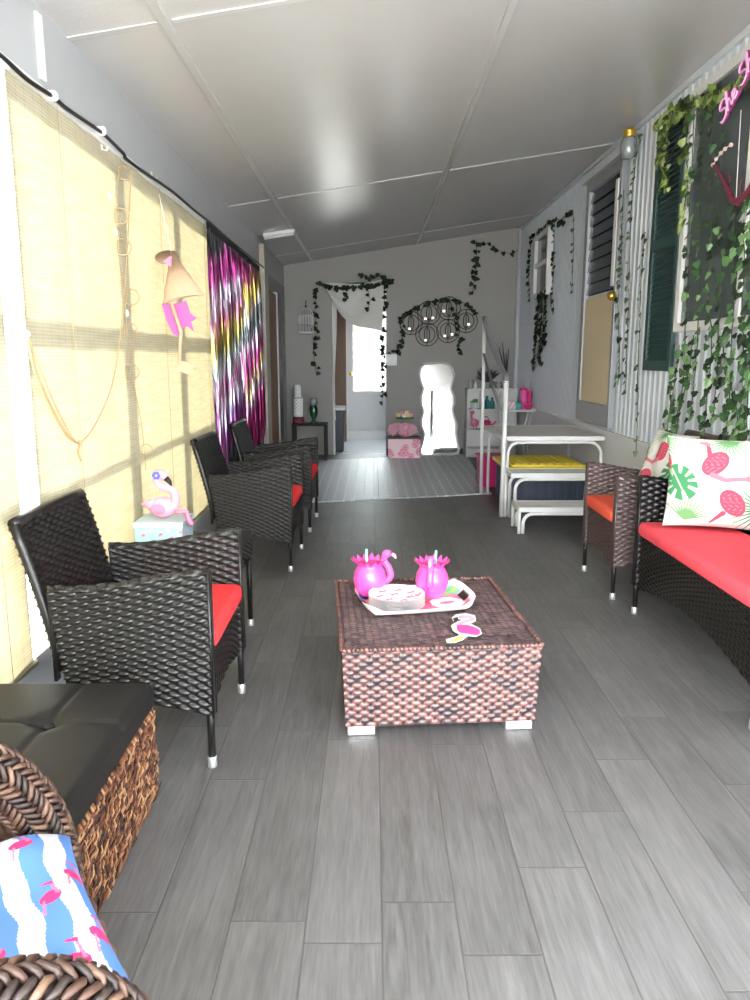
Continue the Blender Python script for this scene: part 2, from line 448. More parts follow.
def dup(root, loc, rz, label, group=None):
    r = root.copy(); C.objects.link(r); r.location = loc; r.rotation_euler = (0, 0, rz); r['label'] = label
    if group: r['group'] = group
    for ch in list(root.children):
        c = ch.copy(); C.objects.link(c); c.parent = r
        for g in list(ch.children):
            d = g.copy(); C.objects.link(d); d.parent = c
    return r


def struct(name, mb, m, **kw):
    return mb.build(name, m, None, kind='structure', **kw)


def cr(pts, n=6, closed=False):
    """Catmull-Rom through points"""
    P = [Vector(p) if len(p) == 3 else Vector((p[0], p[1], 0)) for p in pts]; k = len(P); out = []
    rng = range(k) if closed else range(k - 1)
    for i in rng:
        p0 = P[(i - 1) % k] if (closed or i > 0) else P[i]; p1 = P[i]; p2 = P[(i + 1) % k]
        p3 = P[(i + 2) % k] if (closed or i + 2 < k) else p2
        for j in range(n):
            t = j / n
            out.append(.5 * ((2 * p1) + (p2 - p0) * t + (2 * p0 - 5 * p1 + 4 * p2 - p3) * t * t + (3 * p1 - p0 - 3 * p2 + p3) * t ** 3))
    if not closed: out.append(P[-1])
    return out


def cr2(pts, n=6, closed=True):
    return [(p.x, p.y) for p in cr(pts, n, closed)]


def weave(mb, pf, Lu, Lv, a=.03, b=.011, A=.0028, pal=None, stake=None, jit=0.):
    """real over-under basket weave laid over the surface pf(U, V), U, V in 0..1; Lu, Lv its size in metres"""
    nc = max(2, round(Lu / a)); rows = max(1, round(Lv / b))
    us = np.linspace(0, 1, nc * 6 + 1)
    vs = []; kind = []
    for r in range(rows):
        vs += [r / rows, (r + .22) / rows, (r + .78) / rows]; kind += [(-1, r), (0, r), (0, r)]
    vs.append(1.); kind.append((-1, rows - 1))
    vs = np.array(vs); edge = np.array([k[0] for k in kind]); row = np.array([k[1] for k in kind])
    U, V = np.meshgrid(us, vs, indexing='ij')
    P = pf(U, V)
    du = np.gradient(P, axis=0); dv = np.gradient(P, axis=1)
    Nn = np.cross(du, dv); Nn /= (np.linalg.norm(Nn, axis=-1, keepdims=True) + 1e-12)
    cw_ = np.cos(PI * U * nc + PI * row[None, :])
    hgt = A * np.where(cw_ > 0, np.tanh(2.0 * cw_), 1.5 * np.tanh(1.6 * cw_))
    hgt = np.where(edge[None, :] < 0, -1.0 * A, hgt)
    if jit: hgt = hgt + nrs.normal(0, jit, hgt.shape)
    P = P + Nn * hgt[..., None]
    col = None
    if pal is not None:
        ncell = nc + 1
        pal = np.array(pal)
        ci = nrs.randint(0, len(pal), (ncell + 1, rows))
        cell = np.floor((U * nc + .5 + (row[None, :] % 2)) / 2).astype(int) % (ncell + 1)
        cc = pal[ci[cell, np.broadcast_to(row[None, :], cell.shape)]]
        over = (np.cos(PI * U * nc + PI * row[None, :]) > -.72)
        col = np.where(over[..., None], cc, np.array(stake if stake is not None else pal[0]))
    mb.grid(P, col=col)
    return mb


def S3(x, y, z):
    x, y, z = np.broadcast_arrays(x, y, z)
    return np.stack([x, y, z], -1).astype(float)


# ================================================================== SETTING
XL, XR, YB, YN = -1.15, 1.95, 10.2, -1.3


def ceil_z(x):
    return 2.49 + (x - XL) / (XR - XL) * .48


struct('floor', MB().box(XL - .12, XR + .1, YN, YB + .12, -.08, 0), 'floor', origin=(0, 0, 0))
g = MB()
g.add([(XL - .12, YN, ceil_z(XL - .12)), (XR + .1, YN, ceil_z(XR + .1)), (XR + .1, YB + .12, ceil_z(XR + .1)), (XL - .12, YB + .12, ceil_z(XL - .12)),
       (XL - .12, YN, ceil_z(XL - .12) + .1), (XR + .1, YN, ceil_z(XR + .1) + .1), (XR + .1, YB + .12, ceil_z(XR + .1) + .1), (XL - .12, YB + .12, ceil_z(XL - .12) + .1)],
      [(0, 1, 2, 3), (7, 6, 5, 4), (0, 4, 5, 1), (1, 5, 6, 2), (2, 6, 7, 3), (3, 7, 4, 0)], None, False)
struct('ceiling', g, 'ceiling', origin=(0, 0, 2.49))
# battens over the panel joints
k = 1
for xb in (-.78, .59):
    b_ = MB()
    pts = [(xb - .016, -.006), (xb + .016, -.006), (xb + .020, .004), (xb - .020, .004)]
    b_.prism(pts, lambda a, z, d: (a, d, ceil_z(a) + z - .002), YN, YB)
    struct('trim_%d' % k, b_, 'batten'); k += 1
for yb in (.1, 3.12, 6.33, 9.3):
    b_ = MB()
    for (xa, xb) in ((XL, -.81), (-.75, .56), (.62, XR)):
        b_.add([(x, y, ceil_z(x) + dz) for dz in (-.005, .003) for x, y in ((xa, yb - .014), (xb, yb - .014), (xb, yb + .014), (xa, yb + .014))],
               [(3, 2, 1, 0), (4, 5, 6, 7), (0, 1, 5, 4), (1, 2, 6, 5), (2, 3, 7, 6), (3, 0, 4, 7)], None, False)
    struct('trim_%d' % k, b_, 'batten'); k += 1

# left wall: kick wall, header, plain panel behind the foil curtain, recess with door
w = MB()
w.box(XL - .1, XL, YN, 5.49, 0, .30)
struct('wall_left', w, 'kick')
w = MB(); w.box(XL - .1, XL, YN, YB, 2.215, 2.50)
struct('wall_left_header', w, 'beam')
w = MB(); w.box(XL - .1, XL, 5.49, 8.17, 0, 2.215)
w.box(XL - .1, XL, 8.17, 8.5, 0, 2.215); w.box(XL - .1, XL, 9.75, YB, 0, 2.215); w.box(XL - .1, XL, 8.5, 9.75, 2.08, 2.215)
struct('wall_left_panel', w, 'wall')
struct('trim_7', MB().box(XL + .001, XL + .055, 7.96, 8.24, 0, 2.44), 'wood_post', bevel=.004)
struct('trim_8', MB().box(XL + .001, XL + .012, 2.82, 2.86, 2.25, 2.46), 'white')
# ledge line under the header
struct('trim_9', MB().box(XL + .001, XL + .010, YN, 5.45, 2.205, 2.225), 'white')
# brown door in the recess
d = MB(); d.box(XL - .08, XL - .04, 8.49, 9.76, 0, 2.09)
dd = struct('door_1', d, 'wall')
MB().box(XL - .04, XL + .012, 8.58, 9.20, 0.02, 2.04).build('door_leaf', 'brown_wood', dd, bevel=.006)
MB().box(XL - .04, XL + .004, 8.50, 8.56, 0.0, 2.07).build('frame', 'grey_trim', dd)
MB().box(XL - .04, XL + .018, 9.22, 9.30, 0.0, 2.07).build('frame', 'white', dd)
MB().box(XL - .04, XL + .010, 9.36, 9.74, 0.0, 2.07).build('screen', 'blue_glass', dd)

# left window frames behind the blinds, posts cast their shade on the fabric
wx0, wx1 = XL - .12, XL - .07
wi = 1
ys = [-1.2, .6, 1.55, 2.46, 3.55, 4.55, 5.49]
for a, b in zip(ys[:-1], ys[1:]):
    fr = MB()
    fr.box(wx0, wx1, a - .005, a + .06, .30, 2.215); fr.box(wx0, wx1, b - .06, b + .005, .30, 2.215)
    fr.box(wx0, wx1, a + .06, b - .06, .30, .35); fr.box(wx0, wx1, a + .06, b - .06, 2.165, 2.215)
    fr.box(wx0, wx1, a + .06, b - .06, 1.40, 1.47)
    fr.box(wx0 + .01, wx1 - .01, a + .06, b - .06, .86, .89)
    o = struct('window_%d' % wi, fr, 'white')
    MB().box(XL - .100, XL - .096, a + .055, b - .055, .33, 2.19).build('pane', 'clear', o)
    wi += 1
struct('trim_10', MB().box(XL + .002, XL + .010, 2.36, 2.53, .30, 2.200), mat_cloth('bright_gap_sheet', (.9, .9, .9), .8))  # translucent sheet added to close the gap, standing in for bright outdoors

# back wall with the doorway
DX0, DX1, DT = -.52, .19, 2.20
w = MB()
w.prism([(XL - .1, 0), (DX0, 0), (DX0, DT), (DX1, DT), (DX1, 0), (XR + .1, 0), (XR + .1, ceil_z(XR + .1) + .05), (XL - .1, ceil_z(XL - .1) + .05)], lambda a, z, dd: (a, dd, z), YB, YB + .12)
struct('wall_back', w, 'wall')
struct('baseboard_back', MB().box(DX1 + .01, 1.93, YB - .012, YB - .001, .0, .085), 'black')
# white casing on the left edge of the doorway
struct('trim_11', MB().box(DX0 - .004, DX0 + .016, YB - .015, YB + .12, 0, DT), 'white')

# hall beyond the doorway
HY = 12.3
struct('floor_hall', MB().box(-1.0, 1.2, YB + .12, HY, -.08, -.002), 'tile')
w = MB(); w.box(-1.05, -.95, YB + .12, HY, 0, 2.5); struct('wall_hall_left', w, 'wall')
w = MB(); w.box(1.1, 1.2, YB + .12, HY, 0, 2.5); struct('wall_hall_right', w, 'wall')
struct('ceiling_hall', MB().box(-1.05, 1.2, YB + .12, HY + .1, 2.45, 2.55), 'ceiling')
w = MB(); w.box(-1.05, -.40, HY, HY + .1, 0, 2.5); w.box(.52, 1.2, HY, HY + .1, 0, 2.5); w.box(-.40, .52, HY, HY + .1, 2.2, 2.5); w.box(-.40, .52, HY - .15, HY + .1, 0, .14)
struct('wall_hall_back', w, 'skirting')
wd = at(353, 325, Y=HY); wb = at(382, 392, Y=HY)
d = MB()
zx0, zx1, zz0, zz1 = wd.x, .38, at(353, 391, Y=HY).z, 2.02
d.box(-.40, zx0, HY + .02, HY + .06, .14, 2.2); d.box(zx1, .52, HY + .02, HY + .06, .14, 2.2)
d.box(zx0, zx1, HY + .02, HY + .06, .14, zz0); d.box(zx0, zx1, HY + .02, HY + .06, zz1, 2.2)
do = struct('door_2', d, 'door')
MB().box(zx0, zx1, HY + .035, HY + .041, zz0, zz1).build('pane', 'clear', do)
q = MB(); zr = at(365, 354, Y=HY).z
q.box(zx0, zx1, HY + .01, HY + .035, zr - .012, zr + .012); q.box(zx0 - .03, zx1 + .03, HY + .005, HY + .02, zz0 - .03, zz0); q.box(zx0 - .03, zx0, HY + .005, HY + .02, zz0, zz1)
q.build('glazing_bead', 'white', do)
MB().sphere((-.34, HY - .01, 1.05), .03).build('knob', 'gold', do)
d = MB(); d.box(-.80, -.40, 11.8, 11.84, 0, 2.3); struct('door_3', d, 'dark_wood')

# right wall: ribbed siding, skirting, edge trim
per = .095; prof = [(0, 0), (.40, .0), (.55, 1), (.80, 1), (.95, 0)]
ysd = []; xs = []
y = YN
while y < YB:
    for t, hgt in prof:
        if y + t * per < YB: ysd.append(y + t * per); xs.append(XR - .009 * hgt)
    y += per
ysd.append(YB); xs.append(XR)
n = len(ysd)
g = MB(); vs = []; fs = []
for yy, xx in zip(ysd, xs): vs += [(xx, yy, .70), (xx, yy, 3.0)]
for i in range(n - 1): fs.append((2 * i, 2 * i + 2, 2 * i + 3, 2 * i + 1))
g.add(vs, fs, None, False)
g.box(XR + .003, XR + .1, YN, YB, .70, 3.0)
struct('wall_right', g, 'siding')
struct('wall_right_skirting', MB().box(XR + .003, XR + .09, YN, YB, 0, .70), 'skirting')
g = MB(); g.box(XR - .022, XR + .003, YN, YB, .672, .712)
struct('baseboard_right', g, 'white')
struct('trim_12', MB().box(XR - .03, XR - .001, YN, YB - .06, 2.93, 2.985), 'siding')
struct('trim_13', MB().box(XR - .05, XR - .0, YB - .05, YB, 0.72, 2.94), 'grey_trim')
struct('trim_14', MB().box(1.0, 1.06, YN - .1, YN, 0, 2.8), 'white')
struct('trim_15', MB().box(-.2, -.14, YN - .1, YN, 0, 2.6), 'white')

# door on the right wall above the steps
g = MB()
g.box(1.90, 1.95, 6.05, 6.10, .74, 2.80); g.box(1.90, 1.95, 6.93, 7.02, .74, 2.80); g.box(1.90, 1.95, 6.10, 6.93, 2.72, 2.80)
g.box(1.90, 1.95, 6.10, 6.93, .74, .92)
d4 = struct('door_4', g, 'grey_trim', bevel=.004)
MB().box(1.915, 1.935, 6.10, 6.93, .92, 1.815).build('panel', 'tan', d4)
g = MB()
g.box(1.936, 1.946, 6.10, 6.93, 1.84, 2.72)
for i in range(9):
    z = 1.848 + i * .0965
    g.add([(1.918, 6.10, z), (1.918, 6.93, z), (1.932, 6.93, z + .10), (1.932, 6.10, z + .10), (1.922, 6.10, z), (1.922, 6.93, z), (1.936, 6.93, z + .10), (1.936, 6.10, z + .10)],
          [(0, 1, 2, 3), (4, 7, 6, 5), (0, 4, 5, 1), (2, 6, 7, 3), (1, 5, 6, 2), (0, 3, 7, 4)], None, False)
g.build('louvre', 'blue_glass', d4)
MB().box(1.892, 1.94, 6.10, 6.17, 1.86, 2.66).build('jamb', 'white', d4, bevel=.005)
MB().sphere((1.865, 6.02, 1.775), .038).build('knob', 'gold', d4)
struct('trim_16', MB().box(1.875, 1.948, 5.98, 7.1, 2.815, 2.88), 'siding')

# near window with dark glass
g = MB()
wy0, wy1, wz0, wz1 = 3.1, 4.86, 1.46, 2.86
g.box(1.905, 1.95, wy1 - .06, wy1, wz0, wz1); g.box(1.905, 1.95, wy0, wy0 + .06, wz0, wz1); g.box(1.905, 1.95, wy0 + .06, wy1 - .06, wz0, wz0 + .055); g.box(1.905, 1.95, wy0 + .06, wy1 - .06, wz1 - .055, wz1)
g.box(1.912, 1.945, 4.02, 4.07, wz0 + .055, wz1 - .055)
o = struct('window_7', g, 'white', bevel=.003)
MB().box(1.928, 1.934, wy0 + .06, wy1 - .06, wz0 + .055, wz1 - .055).build('pane', 'dark_glass', o)
# small far window
g = MB()
fy0, fy1, fz0, fz1 = 8.40, 9.12, 1.98, 2.68
g.box(1.885, 1.95, fy1 - .05, fy1, fz0, fz1); g.box(1.885, 1.95, fy0, fy0 + .05, fz0, fz1); g.box(1.885, 1.95, fy0 + .05, fy1 - .05, fz0, fz0 + .05); g.box(1.885, 1.95, fy0 + .05, fy1 - .05, fz1 - .05, fz1)
g.box(1.895, 1.945, fy0 + .05, fy1 - .05, 2.32, 2.37)
o = struct('window_8', g, 'white', bevel=.003)
MB().box(1.925, 1.932, fy0 + .05, fy1 - .05, fz0 + .05, fz1 - .05).build('pane', 'dark_glass', o)

# outside
struct('ground', MB().box(-40, 40, -30, 50, -.3, -.1), 'paver')
hs = thing('house', 'pale clapboard house seen outside through the far door glass', 'house', (.2, 19, -.1))
g = MB()
for i in range(14): g.prism([(0, 0), (-.03, 0), (0, .2)], lambda a, z, dd, i=i: (dd, 19 + a, -.1 + i * .2 + z), -4, 4.5)
g.box(-4, 4.5, 19, 22, -.1, 2.7)
g.build('wall', 'house', hs)
g = MB(); g.prism([(18.6, 2.7), (22.4, 2.7), (20.5, 3.7)], lambda a, z, dd: (dd, a, z), -4.3, 4.8); g.build('roof', 'grey_trim', hs)
g = MB()
for i in range(26):
    g.sphere((rnd.uniform(-1.6, -.3), rnd.uniform(17, 17.8), rnd.uniform(1.6, 2.9)), rnd.uniform(.2, .35), 10, 7)
g.tube([(-.9, 17.4, -.1), (-.9, 17.4, 1.6)], .09)
tag(g.build('tree', 'bush'), 'green tree outside beyond the far door glass', 'tree')

# ================================================================== LEFT WALL HANGINGS
def blind(y0, y1, label):
    r = thing('roller_blind', label, 'blind', (XL + .02, (y0 + y1) / 2, .29), group='woven blinds on the left windows')
    nu, nv = 60, 10
    U, V = np.meshgrid(np.linspace(0, 1, nu), np.linspace(0, 1, nv), indexing='ij')
    Y = y0 + (y1 - y0) * U; Z = .30 + 1.89 * V
    X = XL + .022 + .006 * np.sin(Y * 7) * (1 - V) + .003 * np.sin(Y * 23 + 1)
    g = MB(); g.grid(S3(X, Y, Z)); g.grid(S3(X - .004, Y, Z))
    g.build('slat_sheet', 'blind', r)
    MB().box(XL + .008, XL + .036, y0, y1, 2.175, 2.203).build('head_rail', 'white', r, bevel=.004)
    g = MB(); g.tube([(XL + .023, y0, .298), (XL + .023, y1, .298)], .010); g.build('bottom_rail', 'blind', r)
    for f in (.12, .55, .9):
        yy = y0 + (y1 - y0) * f
        MB().tube([(XL + .034, yy, 2.18), (XL + .034, yy, .31)], .0012, 5).build('lift_cord', 'twine', r)
    return r


blind(.56, 2.375, 'pale yellow woven blind nearest the camera, before the white gap')
blind(2.515, 5.53, 'sunlit yellow woven blind behind the black chairs with twine hung on it')

# twine loop
r = thing('twine_loop', 'loop of jute twine drooping in front of the yellow woven blind', 'rope', (XL + .05, 3, 1.0))
p = [at(*q, X=XL + .055) for q in ((27, 335), (38, 372), (52, 405), (70, 437), (80, 444))]
p2 = [at(*q, X=XL + .055) for q in ((80, 444), (95, 425), (112, 385), (121, 330), (126, 270), (129, 215), (131, 170))]
for off in (0, .012, -.010):
    q = [v + Vector((.004 * (1 if off > 0 else -1), off, off * .6 * math.sin(i * 1.3))) for i, v in enumerate(p)]
    q[0] = p[0]; q[-1] = p[-1]
    MB().tube(cr(q, 6), .0035, 6).build('strand', 'twine', r)
MB().tube(cr(p2, 6), .003, 6).build('strand', 'twine', r)
g = MB(); g.tube(cr([at(80, 444, X=XL + .055), at(78, 452, X=XL + .06), at(81, 461, X=XL + .055)], 5), .004, 6); g.sphere(at(80, 443, X=XL + .055), .011, 8, 6)
g.build('knot', 'twine', r)
MB().sphere(at(27, 334, X=XL + .045), .012, 8, 6).build('hook', 'white', r)

# hanging string of rings
r = thing('ring_string', 'hanging string of small jute rings and white beads on the yellow blind', 'decoration', tuple(at(125, 165, X=XL + .05)))
sp_ = [at(*q, X=XL + .048) for q in ((122, 165), (116, 195), (121, 225), (118, 250), (124, 290), (127, 330), (131, 372), (141, 420), (146, 470))]
MB().tube(cr(sp_, 5), .0018, 5).build('string', 'twine', r)
for q in ((124, 173), (120, 216), (123, 247), (131, 297), (130, 330), (131, 372), (146, 450)):
    c = at(*q, X=XL + .052); rr = .030 + .004 * math.sin(q[1])
    g = MB(); g.tube([(max(c.x + rr * math.cos(t), XL + .032), c.y + .012 * math.cos(t), c.z + rr * math.sin(t)) for t in np.linspace(0, 2 * PI, 20, endpoint=False)], .0026, 6, closed=True)
    g.build('ring', 'twine', r)
for q in ((110, 197), (116, 232), (127, 313), (148, 428)):
    MB().sphere(at(*q, X=XL + .05), (.008, .008, .016), 8, 6).build('bead', 'white', r)

# hanging flamingo: kraft cone body, disc, pink feathers, leg with foot
HYP = 3.85
def HP_(x, y, d=0.): return at(x, y, Y=HYP + d)
ap = HP_(171, 251)
fl = thing('hanging_flamingo', 'kraft cardboard cone flamingo with pink feathers hanging before the yellow blind', 'decoration', tuple(ap))
MB().tube([HP_(159, 194), ap], .0022, 6).build('string', 'string', fl)
bA, bB = HP_(163, 305), HP_(204, 293)
mid = (bA + bB) / 2; axv = (mid - ap); L_ = axv.length; axn = axv.normalized(); rad = (bB - bA).length / 2
side = (bB - bA); side = (side - axn * side.dot(axn)).normalized(); oth = axn.cross(side)
g = MB(); vs = [ap]; nn = 28
for j in range(nn):
    t = 2 * PI * j / nn
    vs.append(ap + axn * (L_ * (1.0 + .04 * math.cos(2 * t))) + side * rad * math.cos(t) + oth * rad * .30 * math.sin(t))
vs2 = [v - axn * .008 for v in vs]
fs = [(0, 1 + j, 1 + (j + 1) % nn) for j in range(nn)]
g.add(vs, fs); g.add(vs2, [(a, c, b) for a, b, c in fs])
g.build('cone_body', 'kraft', fl)
c = HP_(167, 257, .03)
g = MB(); g.lathe([(.0, -.003), (.058, -.003), (.058, .003), (0, .003)], (0, 0, 0), 28, M4=Matrix.Translation(c) @ Matrix.Rotation(math.radians(38), 4, 'X'))
g.build('disc_head', 'kraft_dark', fl)


def cutout(px, d, t=.006):
    pts = [HP_(*q, d) for q in px]
    g = MB(); n = len(pts)
    vs = [p for p in pts] + [p + Vector((0, t, 0)) for p in pts]
    g.add(vs, [tuple(range(n - 1, -1, -1)), tuple(range(n, 2 * n))] + [(i, (i + 1) % n, n + (i + 1) % n, n + i) for i in range(n)], None, False)
    return g


cutout([(169, 257), (172, 256), (171, 267), (163, 262)], -.015).build('beak', 'midpink', fl)
cutout([(162, 304), (168, 303), (174, 315), (179, 330), (178, 337), (173, 334), (167, 322)], -.004).build('feather', 'feather_pink', fl)
cutout([(173, 304), (186, 301), (190, 313), (197, 318), (191, 322), (194, 332), (187, 326), (181, 329), (176, 318)], .006).build('feather', 'feather_pink', fl)
g = MB(); g.tube([HP_(171, 303, -.012), HP_(181, 332, -.012), HP_(180, 352, -.012), HP_(179, 366, -.012)], [.010, .010, .009, .009], 8)
g.build('leg', 'kraft', fl)
cutout([(177, 360), (182, 361), (197, 366), (192, 369), (198, 373), (190, 375), (180, 371), (177, 367)], -.016, .010).build('foot', 'kraft', fl)

# black cable with clips along the header
cb = thing('cable', 'black cable clipped along the pale header above the blinds', 'cable', (XL + .02, 4, 2.25))
cpts = [at(*q, X=XL + .046) for q in ((-40, 25), (0, 55), (28, 80), (52, 96), (66, 108), (82, 119), (101, 132), (112, 142), (124, 154), (130, 162))]
cpts += [Vector((XL + .046, y, 2.205 + .004 * math.sin(y * 5))) for y in (4.4, 4.9, 5.4, 6.0, 7.0, 8.1)]
MB().tube(cr(cpts, 5), .0075, 8).build('cord', 'cable', cb)
for q in ((54, 96), (103, 131)):
    c = at(*q, X=XL + .05); MB().lathe([(.0, 0), (.019, 0), (.019, .05), (.012, .06), (0, .06)], (0, 0, 0), 14, M4=Matrix.Translation((XL + .002, c.y, c.z)) @ Matrix.Rotation(PI / 2, 4, 'Y')).build('clip', 'white', cb)
for i, q in enumerate(((103, 147), (153, 178), (207, 229))):
    c = at(*q, X=XL + .03)
    g = MB(); g.box(XL + .0205, XL + .026, c.y - .010, c.y + .010, c.z - .012, c.z + .03); g.tube([(XL + .026, c.y, c.z - .008), (XL + .045, c.y, c.z - .014), (XL + .05, c.y, c.z + .004)], .003, 6)
    tag(g.build('wall_hook', 'white'), ('small white stick-on hook at the header beside the black cable clips', 'small white hook on the header above the hanging cone flamingo', 'small white hook at the near top corner of the foil fringe')[i], 'hook', 'white hooks on the header')


# foil fringe curtains
def foil(y0, y1, ztop, zbot, x, cols, slant, label, seed):
    rs = np.random.RandomState(seed)
    r = thing('foil_curtain', label, 'curtain', (x, (y0 + y1) / 2, zbot), group='foil fringe curtains')
    MB().box(x - .002, x + .002, y0, y1, ztop - .05, ztop).build('header_band', 'black_metal', r)
    g = MB(); nst = 150
    cols = np.array(cols)
    for i in range(nst):
        yc = y0 + (y1 - y0) * (i + .5) / nst + rs.uniform(-.004, .004); wd_ = rs.uniform(.007, .013)
        nz = 22; zb = zbot + rs.uniform(0, .16)
        z = np.linspace(ztop - .03, zb, nz); t = np.linspace(0, 1, nz)
        tw = rs.uniform(0, 6.28) + np.cumsum(rs.normal(0, .32, nz)); sway = np.cumsum(rs.normal(0, .0022, nz)) * t
        dx = .012 * np.cos(tw) * np.minimum(1, t * 6); off = x + rs.uniform(-.004, .014) * np.minimum(1, t * 4) + .01 * t
        A = np.stack([off + dx * wd_ / .013, yc + sway - wd_ * np.abs(np.sin(tw) * .7 + .3), z], -1); B = np.stack([off - dx * wd_ / .013, yc + sway + wd_ * np.abs(np.sin(tw) * .7 + .3), z], -1)
        f = (t * 1.0 + slant * (i / nst) + rs.uniform(-.05, .05)) % 1.0 * (len(cols) - 1)
        lo = np.clip(np.floor(f).astype(int), 0, len(cols) - 2); fr = (f - lo)[:, None]
        cc = cols[lo] * (1 - fr) + cols[lo + 1] * fr
        P = np.stack([A, B], 1); g.grid(P, col=np.repeat(cc[:, None, :], 2, 1), smooth=False)
    g.build('fringe', 'foil', r, kind='stuff', attr=True)


M['foil'] = mat_foil('rainbow_foil', 0, 0)
mg, gr, go, si, pu, rd = lin((158, 54, 124)), lin((58, 82, 76)), lin((178, 158, 70)), lin((190, 190, 200)), lin((112, 60, 136)), lin((126, 34, 80))
foil(5.27, 6.50, 2.20, .44, XL + .046, [gr, gr, mg, mg, si, mg, go, gr, si, mg, si, pu, mg, gr], .12, 'magenta and green foil fringe curtain nearer the camera', 3)
foil(6.52, 7.80, 2.20, .44, XL + .026, [rd, rd, mg, go, go, si, gr, si, mg, mg, go, si, mg, rd, rd], .18, 'red and gold foil fringe curtain beside the timber post', 4)


# ================================================================== WICKER SEATING
def wicker_seat(name, label, cat, width, depth, arm, wm, cm, group=None, loc=(0, 0, 0), rz=0, back=.80, apron_bot=.19, seat=.44, arch=.03):
    """front faces local +X; origin at footprint centre on the floor"""
    r = thing(name, label, cat, (0, 0, 0), 0, group)
    hw = width / 2; hx_ = depth / 2; th = .036
    xf, xr = hx_ - .02, -hx_ + .045

    def ztop(x):
        t = np.clip((x - xr) / (xf - xr), 0, 1)
        return arm - .055 + .055 * (t * t * (3 - 2 * t)) - .012 * np.sin(PI * t)

    def zbot(x):
        t = np.clip((x - xr) / (xf - xr), 0, 1)
        return apron_bot - .01 + arch * np.sin(PI * t) + .03 * (1 - t)
    for sgn in (-1, 1):
        yc = sgn * (hw - th / 2)

        def pf(U, V, yc=yc, sgn=sgn):
            h1 = .45; tot = 2 * h1 + th
            a1 = h1 / tot; a2 = (h1 + th) / tot
            out = np.clip(V / a1, 0, 1); inn = np.clip((V - a2) / (1 - a2), 0, 1); top = np.clip((V - a1) / (a2 - a1), 0, 1)
            fr = np.where(V <= a1, out, np.where(V >= a2, 1 - inn, 1))
            # rear edge leans back as it rises
            zz0 = fr
            x0 = xr + .045 * (1 - fr) - 0 * fr
            x = x0 + (xf - x0) * U
            zb = zbot(x); zt = ztop(x)
            z = zb + (zt - zb) * fr
            y = yc + sgn * th / 2 * (1 - 2 * top)
            y = np.where(V <= a1, yc + sgn * th / 2, np.where(V >= a2, yc - sgn * th / 2, y))
            z = z + np.where((V > a1) & (V < a2), .008 * np.sin(PI * top), 0)
            return S3(x, y, z)
        g = MB(); weave(g, pf, xf - xr, .95, .034, .0135, .0042)
        # front edge closing strip, wrapped cord
        g.box(xf - .003, xf + .004, yc - th / 2, yc + th / 2, float(zbot(xf)), float(ztop(xf)) + .004)
        g.tube([(xf + .002, yc + th / 2, float(zbot(xf))), (xf + .002, yc + th / 2, float(ztop(xf)))], .005, 6)
        g.tube([(xf + .002, yc - th / 2, float(zbot(xf))), (xf + .002, yc - th / 2, float(ztop(xf)))], .005, 6)
        g.box(xr + .0, xr + .01, yc - th / 2 + .004, yc + th / 2 - .004, .3, float(ztop(xr)))
        g.build('arm', wm, r, local=True)
    # apron under the seat
    g = MB(); wi_ = hw - th

    def pfa(U, V):
        y = -wi_ + 2 * wi_ * U
        zb = apron_bot - .03 + (arch * 1.6 if width < .9 else arch * 2.2) * np.sin(PI * U)
        return S3(xf - .012 + 0 * V, y, zb + (seat - .055 - zb) * V)
    weave(g, pfa, 2 * wi_, seat - apron_bot - .03, .034, .0135, .0038)
    g.box(xf - .03, xf - .018, -wi_, wi_, apron_bot + .06, seat - .055)
    g.box(xr + .02, xf - .02, -wi_, wi_, seat - .075, seat - .058)
    g.build('seat_frame', wm, r, local=True)
    # backrest, leaning
    g = MB(); xb0 = xr + .035; xb1 = -hx_ - .030; zb0 = .33

    def pfb(U, V):
        h1 = back - zb0; tot = 2 * h1 + th; a1 = h1 / tot; a2 = (h1 + th) / tot
        top = np.clip((V - a1) / (a2 - a1), 0, 1)
        fr = np.where(V <= a1, V / a1, np.where(V >= a2, 1 - (V - a2) / (1 - a2), 1))
        x = xb0 + (xb1 - xb0) * (fr ** 1.25)
        off = np.where(V <= a1, 0, np.where(V >= a2, -th, -th * top))
        bow = -.012 * (1 - (2 * U - 1) ** 2)
        return S3(x + off + bow, -wi_ - .012 + (2 * wi_ + .024) * U, zb0 + (back - zb0) * fr + np.where((V > a1) & (V < a2), .008 * np.sin(PI * top), 0))
    weave(g, pfb, 2 * wi_, 2 * (back - zb0) + th, .028, .0135, .0036)
    for sgn in (-1, 1):
        q = [(xb0 + (xb1 - xb0) * f ** 1.25 - th / 2, sgn * (wi_ + .010), zb0 + (back - zb0) * f) for f in np.linspace(-.0, 1, 8)]
        g.tube(q, .0165, 8)
    g.tube([(xb1 - th / 2 - .012 * (1 - u_ * u_), u_ * (wi_ + .012), back + .002) for u_ in np.linspace(-1, 1, 9)], .0185, 8)
    g.build('backrest', wm, r, local=True)
    # cushion
    g = MB(); g.box(xr + .075, xf + .012, -wi_ + .008, wi_ - .008, seat - .055, seat + .02)
    cu = g.build('seat_cushion', cm, r, local=True, bevel=.028, seg=4)
    # legs
    for sx_ in (1, -1):
        for sgn in (-1, 1):
            yc = sgn * (hw - th / 2)
            if sx_ > 0: pts = [(xf - .012, yc, .03), (xf - .012, yc, apron_bot + .06)]
            else: pts = [(xr + .035, yc, .03), (xr + .045, yc, apron_bot + .1)]
            lg = MB().tube(pts, .0125, 10).build('leg', 'wicker_seat', r, local=True)
            MB().lathe([(.0, 0), (.0145, 0), (.0155, .004), (.0155, .034), (.0135, .037), (0, .037)], (pts[0][0], yc, 0), 14).build('foot_cap', 'silver', lg, local=True)
    r.location = loc; r.rotation_euler = (0, 0, rz)
    return r


